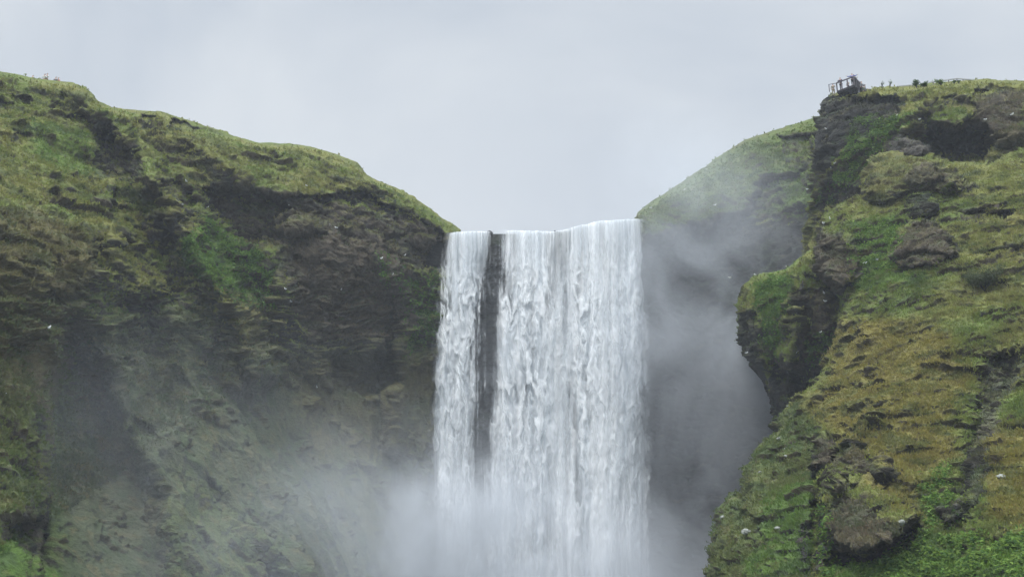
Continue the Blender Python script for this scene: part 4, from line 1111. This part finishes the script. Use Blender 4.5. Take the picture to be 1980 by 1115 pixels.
# ------------------------------------------------------------------ waterfall
def falls():
    m, n = newmat('falling_water')
    N = n.nodes.new; L = n.links.new
    aa = N('ShaderNodeAttribute'); aa.attribute_name = 'cover'
    ab = N('ShaderNodeAttribute'); ab.attribute_name = 'foam_shade'
    mx = N('ShaderNodeMix'); mx.data_type = 'RGBA'
    mx.inputs[6].default_value = (0.50, 0.57, 0.63, 1); mx.inputs[7].default_value = (0.95, 0.97, 0.98, 1)  # darker mix colour paints shadow between the white clots, besides thinner water
    L(ab.outputs['Fac'], mx.inputs[0])
    d = N('ShaderNodeBsdfDiffuse'); L(mx.outputs[2], d.inputs[0])
    t = N('ShaderNodeBsdfTranslucent'); L(mx.outputs[2], t.inputs[0])
    ms = N('ShaderNodeMixShader'); ms.inputs[0].default_value = 0.35
    L(d.outputs[0], ms.inputs[1]); L(t.outputs[0], ms.inputs[2])
    tr = N('ShaderNodeBsdfTransparent')
    m2 = N('ShaderNodeMixShader'); L(aa.outputs['Fac'], m2.inputs[0]); L(tr.outputs[0], m2.inputs[1]); L(ms.outputs[0], m2.inputs[2])
    o = N('ShaderNodeOutputMaterial'); L(m2.outputs[0], o.inputs[0])
    lx = [(448, 873), (475, 868), (500, 862), (560, 853), (650, 848), (750, 845), (850, 840), (950, 842), (1050, 846), (1390, 846)]
    rx = [(425, 1231), (500, 1234), (600, 1239), (700, 1241), (800, 1244), (1390, 1250)]
    lip_s = [0, .03, .1, .2, .3, .45, .55, .62, .7, .78, .88, 1.0]
    lip_y = [450, 448, 447, 447, 445, 446, 447, 443, 435, 428, 425, 423]
    lip_d = [139.5, 139.8, 140.5, 141.6, 142, 142, 142, 141.5, 140.5, 140, 140, 141]
    ds = [-.06, -.01, .02, .06, .11, .16, .19, .215, .235, .26, .285, .32, .37, .45, .52, .57, .61, .65, .69, .73, .78, .84, .9, .95, .98, 1.0, 1.05]
    dv_hi = [0, .25, .8, .95, .98, .95, .70, .14, .10, .16, .20, .45, .85, .85, .62, .50, .45, .48, .75, .95, .98, .80, .95, .9, .9, .5, 0]
    dv_mid = [0, .2, .75, .95, 1, .75, .14, .02, .02, .03, .12, .85, .98, .92, .86, .85, .82, .72, .70, .98, 1, .90, .98, .95, .85, .45, 0]
    dv_lo = [0, .2, .8, 1, .85, .42, .10, .05, .06, .20, .7, 1, .88, .88, .95, .90, .86, .78, .66, .9, 1, .96, .95, .95, .9, .5, 0]
    Vs, Fs, Cs, Bs = [], [], [], []
    off = 0
    nu, nv = 310, 460
    for k in range(3):
        s = np.linspace(-0.05, 1.05, nu)[None, :]
        t = np.linspace(0, 1, nv)[:, None]
        sy = np.interp(np.clip(s, 0, 1), lip_s, lip_y)
        ls = np.stack([s*38, s*0, s*0+3.3], -1)
        sy = sy + 2.4*fbm(ls, 1.6, 4, 0.6) + 1.2*np.abs(perlin(ls*0.45))
        py = sy + (1385-sy)*t**1.15
        px = np.interp(py, [a for a, b in lx], [b for a, b in lx]); pr = np.interp(py, [a for a, b in rx], [b for a, b in rx])
        px = px + (pr-px)*s
        fall = py - sy                                  # picture pixels below the lip, 15.7 to the metre
        sd = 20.0*k
        q = lambda a, b, z=0.0: np.stack([px/a, fall/b, np.full(px.shape, sd+z)], -1)
        bend = 7*fbm(q(60, 260), 1, 3)*np.clip(fall/200, 0, 1)
        px = px + bend*0.6
        se = s + (0.010*perlin(q(1e6, 70, 61)) + 0.022*fbm(q(1e6, 260, 62), 1, 2))*((s > .1) & (s < .4))
        px0 = px
        px = px + (7*fbm(q(34, 60, 91), 1, 3) + 2.5*perlin(q(9, 16, 92)))*np.clip(fall/80, 0, 1)
        ph = 1.7*fbm(q(60, 380), 1, 3) + 1.1*perlin(q(24, 130, 3)) + 0.55*perlin(q(11, 44, 5)) + 0.20*perlin(q(5.5, 17, 15))
        vv = np.sqrt(np.maximum(fall, 0)/690.0)
        a1 = np.mod(vv*5.5 + ph, 1.0); a2 = np.mod(vv*10.0 + 1.25*ph + 0.6*perlin(q(12, 60, 8)), 1.0); a3 = np.mod(vv*19.0 + 1.6*ph + 0.8*perlin(q(8, 30, 9)), 1.0)
        edge = lambda a, p: a**p*sstep(1.0, 0.90, a)
        calmz = sstep(-0.30, 0.25, fbm(q(46, 170, 71), 1, 2))
        clot = (0.70*edge(a1, 1.6) + 0.42*edge(a2, 1.5) + 0.22*edge(a3, 1.3)*sstep(500, 200, fall))*(0.45 + 0.55*calmz)
        streak = 0.45*fbm(q(4.0, 260, 2), 1, 3, 0.6) + 0.8*fbm(q(17, 420, 22), 1, 3)
        fine = fbm(q(2.6, 12, 9), 1, 3)
        veil = fbm(q(34, 210, 6), 1, 3)
        band = fbm(q(21, 900, 31), 1, 3)
        D = np.where(fall < 180, lerp(np.interp(se, ds, dv_hi), np.interp(se, ds, dv_mid), np.clip(fall/180, 0, 1)),
                     lerp(np.interp(se, ds, dv_mid), np.interp(se, ds, dv_lo), np.clip((fall-180)/330, 0, 1)))
        low = np.clip((fall-300)/360, 0, 1)
        D = D + 0.55*((s > .13) & (s < .33))*np.clip((fall-400)/220, 0, 1)*sstep(-0.4, 0.3, fbm(q(16, 70, 95), 1, 3))
        jag = 0.10*perlin(q(14, 45, 11)) + 0.06*perlin(q(5, 16, 12))
        edg = (s < .05) | ((s > .16) & (s < .32)) | (s > .955)
        D = D + jag*np.clip(fall/60, 0, 1)*np.where(edg, 1.9, 1.0) + np.where((s > .15) & (s < .34), 0.20*perlin(q(7, 160, 51)), 0)*np.clip(D*3, 0, 1)
        soft = np.clip((fall-25)/110, 0, 1)             # smooth ropes at the lip, clots further down
        cs = np.interp(s, [0, .3, .5, .56, .66, .7, .8, 1], [1, 1, 1, .4, .4, .95, .55, .6])*(1-0.75*low)
        px = px0
        hole = sstep(0.04, 0.42, -fbm(q(17, 230, 81), 1, 3) - 0.08 + 0.12*(s > .62)*(s < .68))
        if k == 0:
            al = 0.22 + 0.66*D + 0.35*streak + 0.25*veil - 0.75*hole*(0.4+0.6*soft)
        elif k == 1:
            al = (D-0.45)*0.7 + lerp(0.22 + 1.9*streak, 0.36 + 1.3*cs*(clot-0.3) + 0.6*streak, soft) + 0.5*veil - 0.6*hole
        else:
            al = (D-0.55)*0.6 + lerp(0.0 + 1.5*streak, (0.05 + 1.6*(clot-0.42))*cs + 0.35*(1-cs) + 0.5*band + 0.5*veil, soft) - 0.5*hole
        thin = sstep(0.10, 0.36, fbm(q(2.6, 500, 41), 1, 2))*sstep(0, 30, fall+10)
        gapm = sstep(0.45, 0.2, D)*np.clip(D*8, 0, 1)*(s > .16)*(s < .33)
        al = np.clip(al, 0, (0.93, 0.9, 0.85)[k])*np.clip(D*4.0-0.55, 0, 1) + 0.4*thin*gapm*(k < 2)
        foam_shade = np.clip(0.66 + 0.6*band + 1.1*(clot-0.25)*soft*cs + 0.7*streak + 0.2*low, 0, 1)
        out = 3.6*np.sqrt(np.clip(fall, 0, 900)/900.0)
        Yd = np.interp(np.clip(s, 0, 1), lip_s, lip_d) - out - 0.6*k*(0.08 + 1-np.exp(-np.maximum(fall, 0)/150)) - 0.30*clot*soft*cs - 0.35*streak*soft - 1.0*np.clip(D-0.5, 0, .5) - 0.9*veil*soft
        Yd = Yd + np.where(s > 1, (s-1)*8, 0) + np.where(s < 0, -s*8, 0)
        P = at(px, py, Yd)
        if k == 0:                                      # the river bed behind the lip
            top = [P[0] + np.array([0, d_, 0.03*d_]) for d_ in (30.0, 6.0, 0.5)]
            P = np.concatenate([np.stack(top), P]); al = np.concatenate([np.full((3, nu), .15), al]); foam_shade = np.concatenate([np.full((3, nu), .3), foam_shade])
        r = P.shape[0]
        Vs.append(P.reshape(-1, 3)); Fs.append(grid_faces(r, nu, off)); off += r*nu
        Cs.append(al.ravel()); Bs.append(foam_shade.ravel())
    o = mesh_from_arrays('waterfall', np.concatenate(Vs), np.concatenate(Fs), m, dict(cover=np.concatenate(Cs), foam_shade=np.concatenate(Bs)))
    tag(o, kind='structure')
falls()

# ------------------------------------------------------------------ spray and haze
def spray():
    m, n = newmat('spray_cloud')
    N = n.nodes.new; L = n.links.new
    geo = N('ShaderNodeTexCoord')
    def M(op, *a):
        x = N('ShaderNodeMath'); x.operation = op
        for i, v in enumerate(a):
            if isinstance(v, (int, float)): x.inputs[i].default_value = v
            else: L(v, x.inputs[i])
        return x.outputs[0]
    blobs = [  # px, py, Y, radii x y z, density
        (1000, 1345, 133, 38, 16, 27, 0.19),
        (880, 1130, 129, 17, 9, 18, 0.14),
        (820, 1190, 127, 24, 14, 26, 0.044),
        (660, 1120, 120, 24, 14, 23, 0.024),
        (450, 1150, 106, 30, 14, 24, 0.014),
        (200, 1150, 84, 38, 13, 28, 0.010),
        (1310, 640, 138, 18, 8, 42, 0.034),
        (1440, 600, 137, 20, 9, 28, 0.030),
        (1390, 920, 136, 24, 9, 42, 0.018),
        (1340, 360, 141, 30, 8, 14, 0.008),
        (980, 900, 140, 12, 8, 34, 0.022),
    ]
    tot = None
    for px, py, Y, rx, ry, rz, de in blobs:
        c = at(px, py, Y)
        mp_ = N('ShaderNodeMapping'); mp_.vector_type = 'TEXTURE'
        mp_.inputs['Location'].default_value = tuple(c); mp_.inputs['Scale'].default_value = (rx, ry, rz)
        L(geo.outputs['Object'], mp_.inputs[0])
        ln = N('ShaderNodeVectorMath'); ln.operation = 'LENGTH'; L(mp_.outputs[0], ln.inputs[0])
        r = N('ShaderNodeMapRange'); r.interpolation_type = 'SMOOTHSTEP'
        r.inputs['From Min'].default_value = 1.0; r.inputs['From Max'].default_value = 0.0
        r.inputs['To Min'].default_value = 0; r.inputs['To Max'].default_value = de
        L(ln.outputs['Value'], r.inputs[0])
        tot = r.outputs[0] if tot is None else M('ADD', tot, r.outputs[0])
    mp2 = N('ShaderNodeMapping'); mp2.inputs['Scale'].default_value = (1, 0.9, 0.85); mp2.inputs['Rotation'].default_value = (0, math.radians(10), 0)
    L(geo.outputs['Object'], mp2.inputs[0])
    t = N('ShaderNodeTexNoise'); t.inputs['Scale'].default_value = 0.085; t.inputs['Detail'].default_value = 5; t.inputs['Roughness'].default_value = 0.62; t.inputs['Distortion'].default_value = 0.6
    L(mp2.outputs[0], t.inputs['Vector'])
    r = N('ShaderNodeMapRange'); r.inputs['From Min'].default_value = 0.38; r.inputs['From Max'].default_value = 0.64
    r.inputs['To Min'].default_value = 0.08; r.inputs['To Max'].default_value = 2.1
    L(t.outputs[0], r.inputs[0])
    den = M('MULTIPLY', tot, r.outputs[0])
    p = N('ShaderNodeVolumePrincipled')
    p.inputs['Color'].default_value = (0.88, 0.92, 0.97, 1)
    p.inputs['Anisotropy'].default_value = 0.0
    L(den, p.inputs['Density'])
    o = N('ShaderNodeOutputMaterial'); L(p.outputs[0], o.inputs['Volume'])
    box = make_box('spray_mist', (-78, 76, -1), (46, 156, 78), m)
    tag(box, kind='stuff')
def make_box(name, a, b, mat):
    v = np.array([[x, y, z] for x in (a[0], b[0]) for y in (a[1], b[1]) for z in (a[2], b[2])], float)
    f = np.array([[0, 1, 3, 2], [4, 6, 7, 5], [0, 4, 5, 1], [2, 3, 7, 6], [0, 2, 6, 4], [1, 5, 7, 3]])
    return mesh_from_arrays(name, v, f, mat, smooth=False)
spray()
def haze():
    m, n = newmat('haze_air')
    p = n.nodes.new('ShaderNodeVolumePrincipled')
    p.inputs['Color'].default_value = (0.88, 0.93, 1.0, 1)
    p.inputs['Density'].default_value = 0.00035
    o = n.nodes.new('ShaderNodeOutputMaterial'); n.links.new(p.outputs[0], o.inputs['Volume'])
    tag(make_box('haze', (-1300, -700, -2), (1300, 1700, 110), m), kind='stuff')
haze()
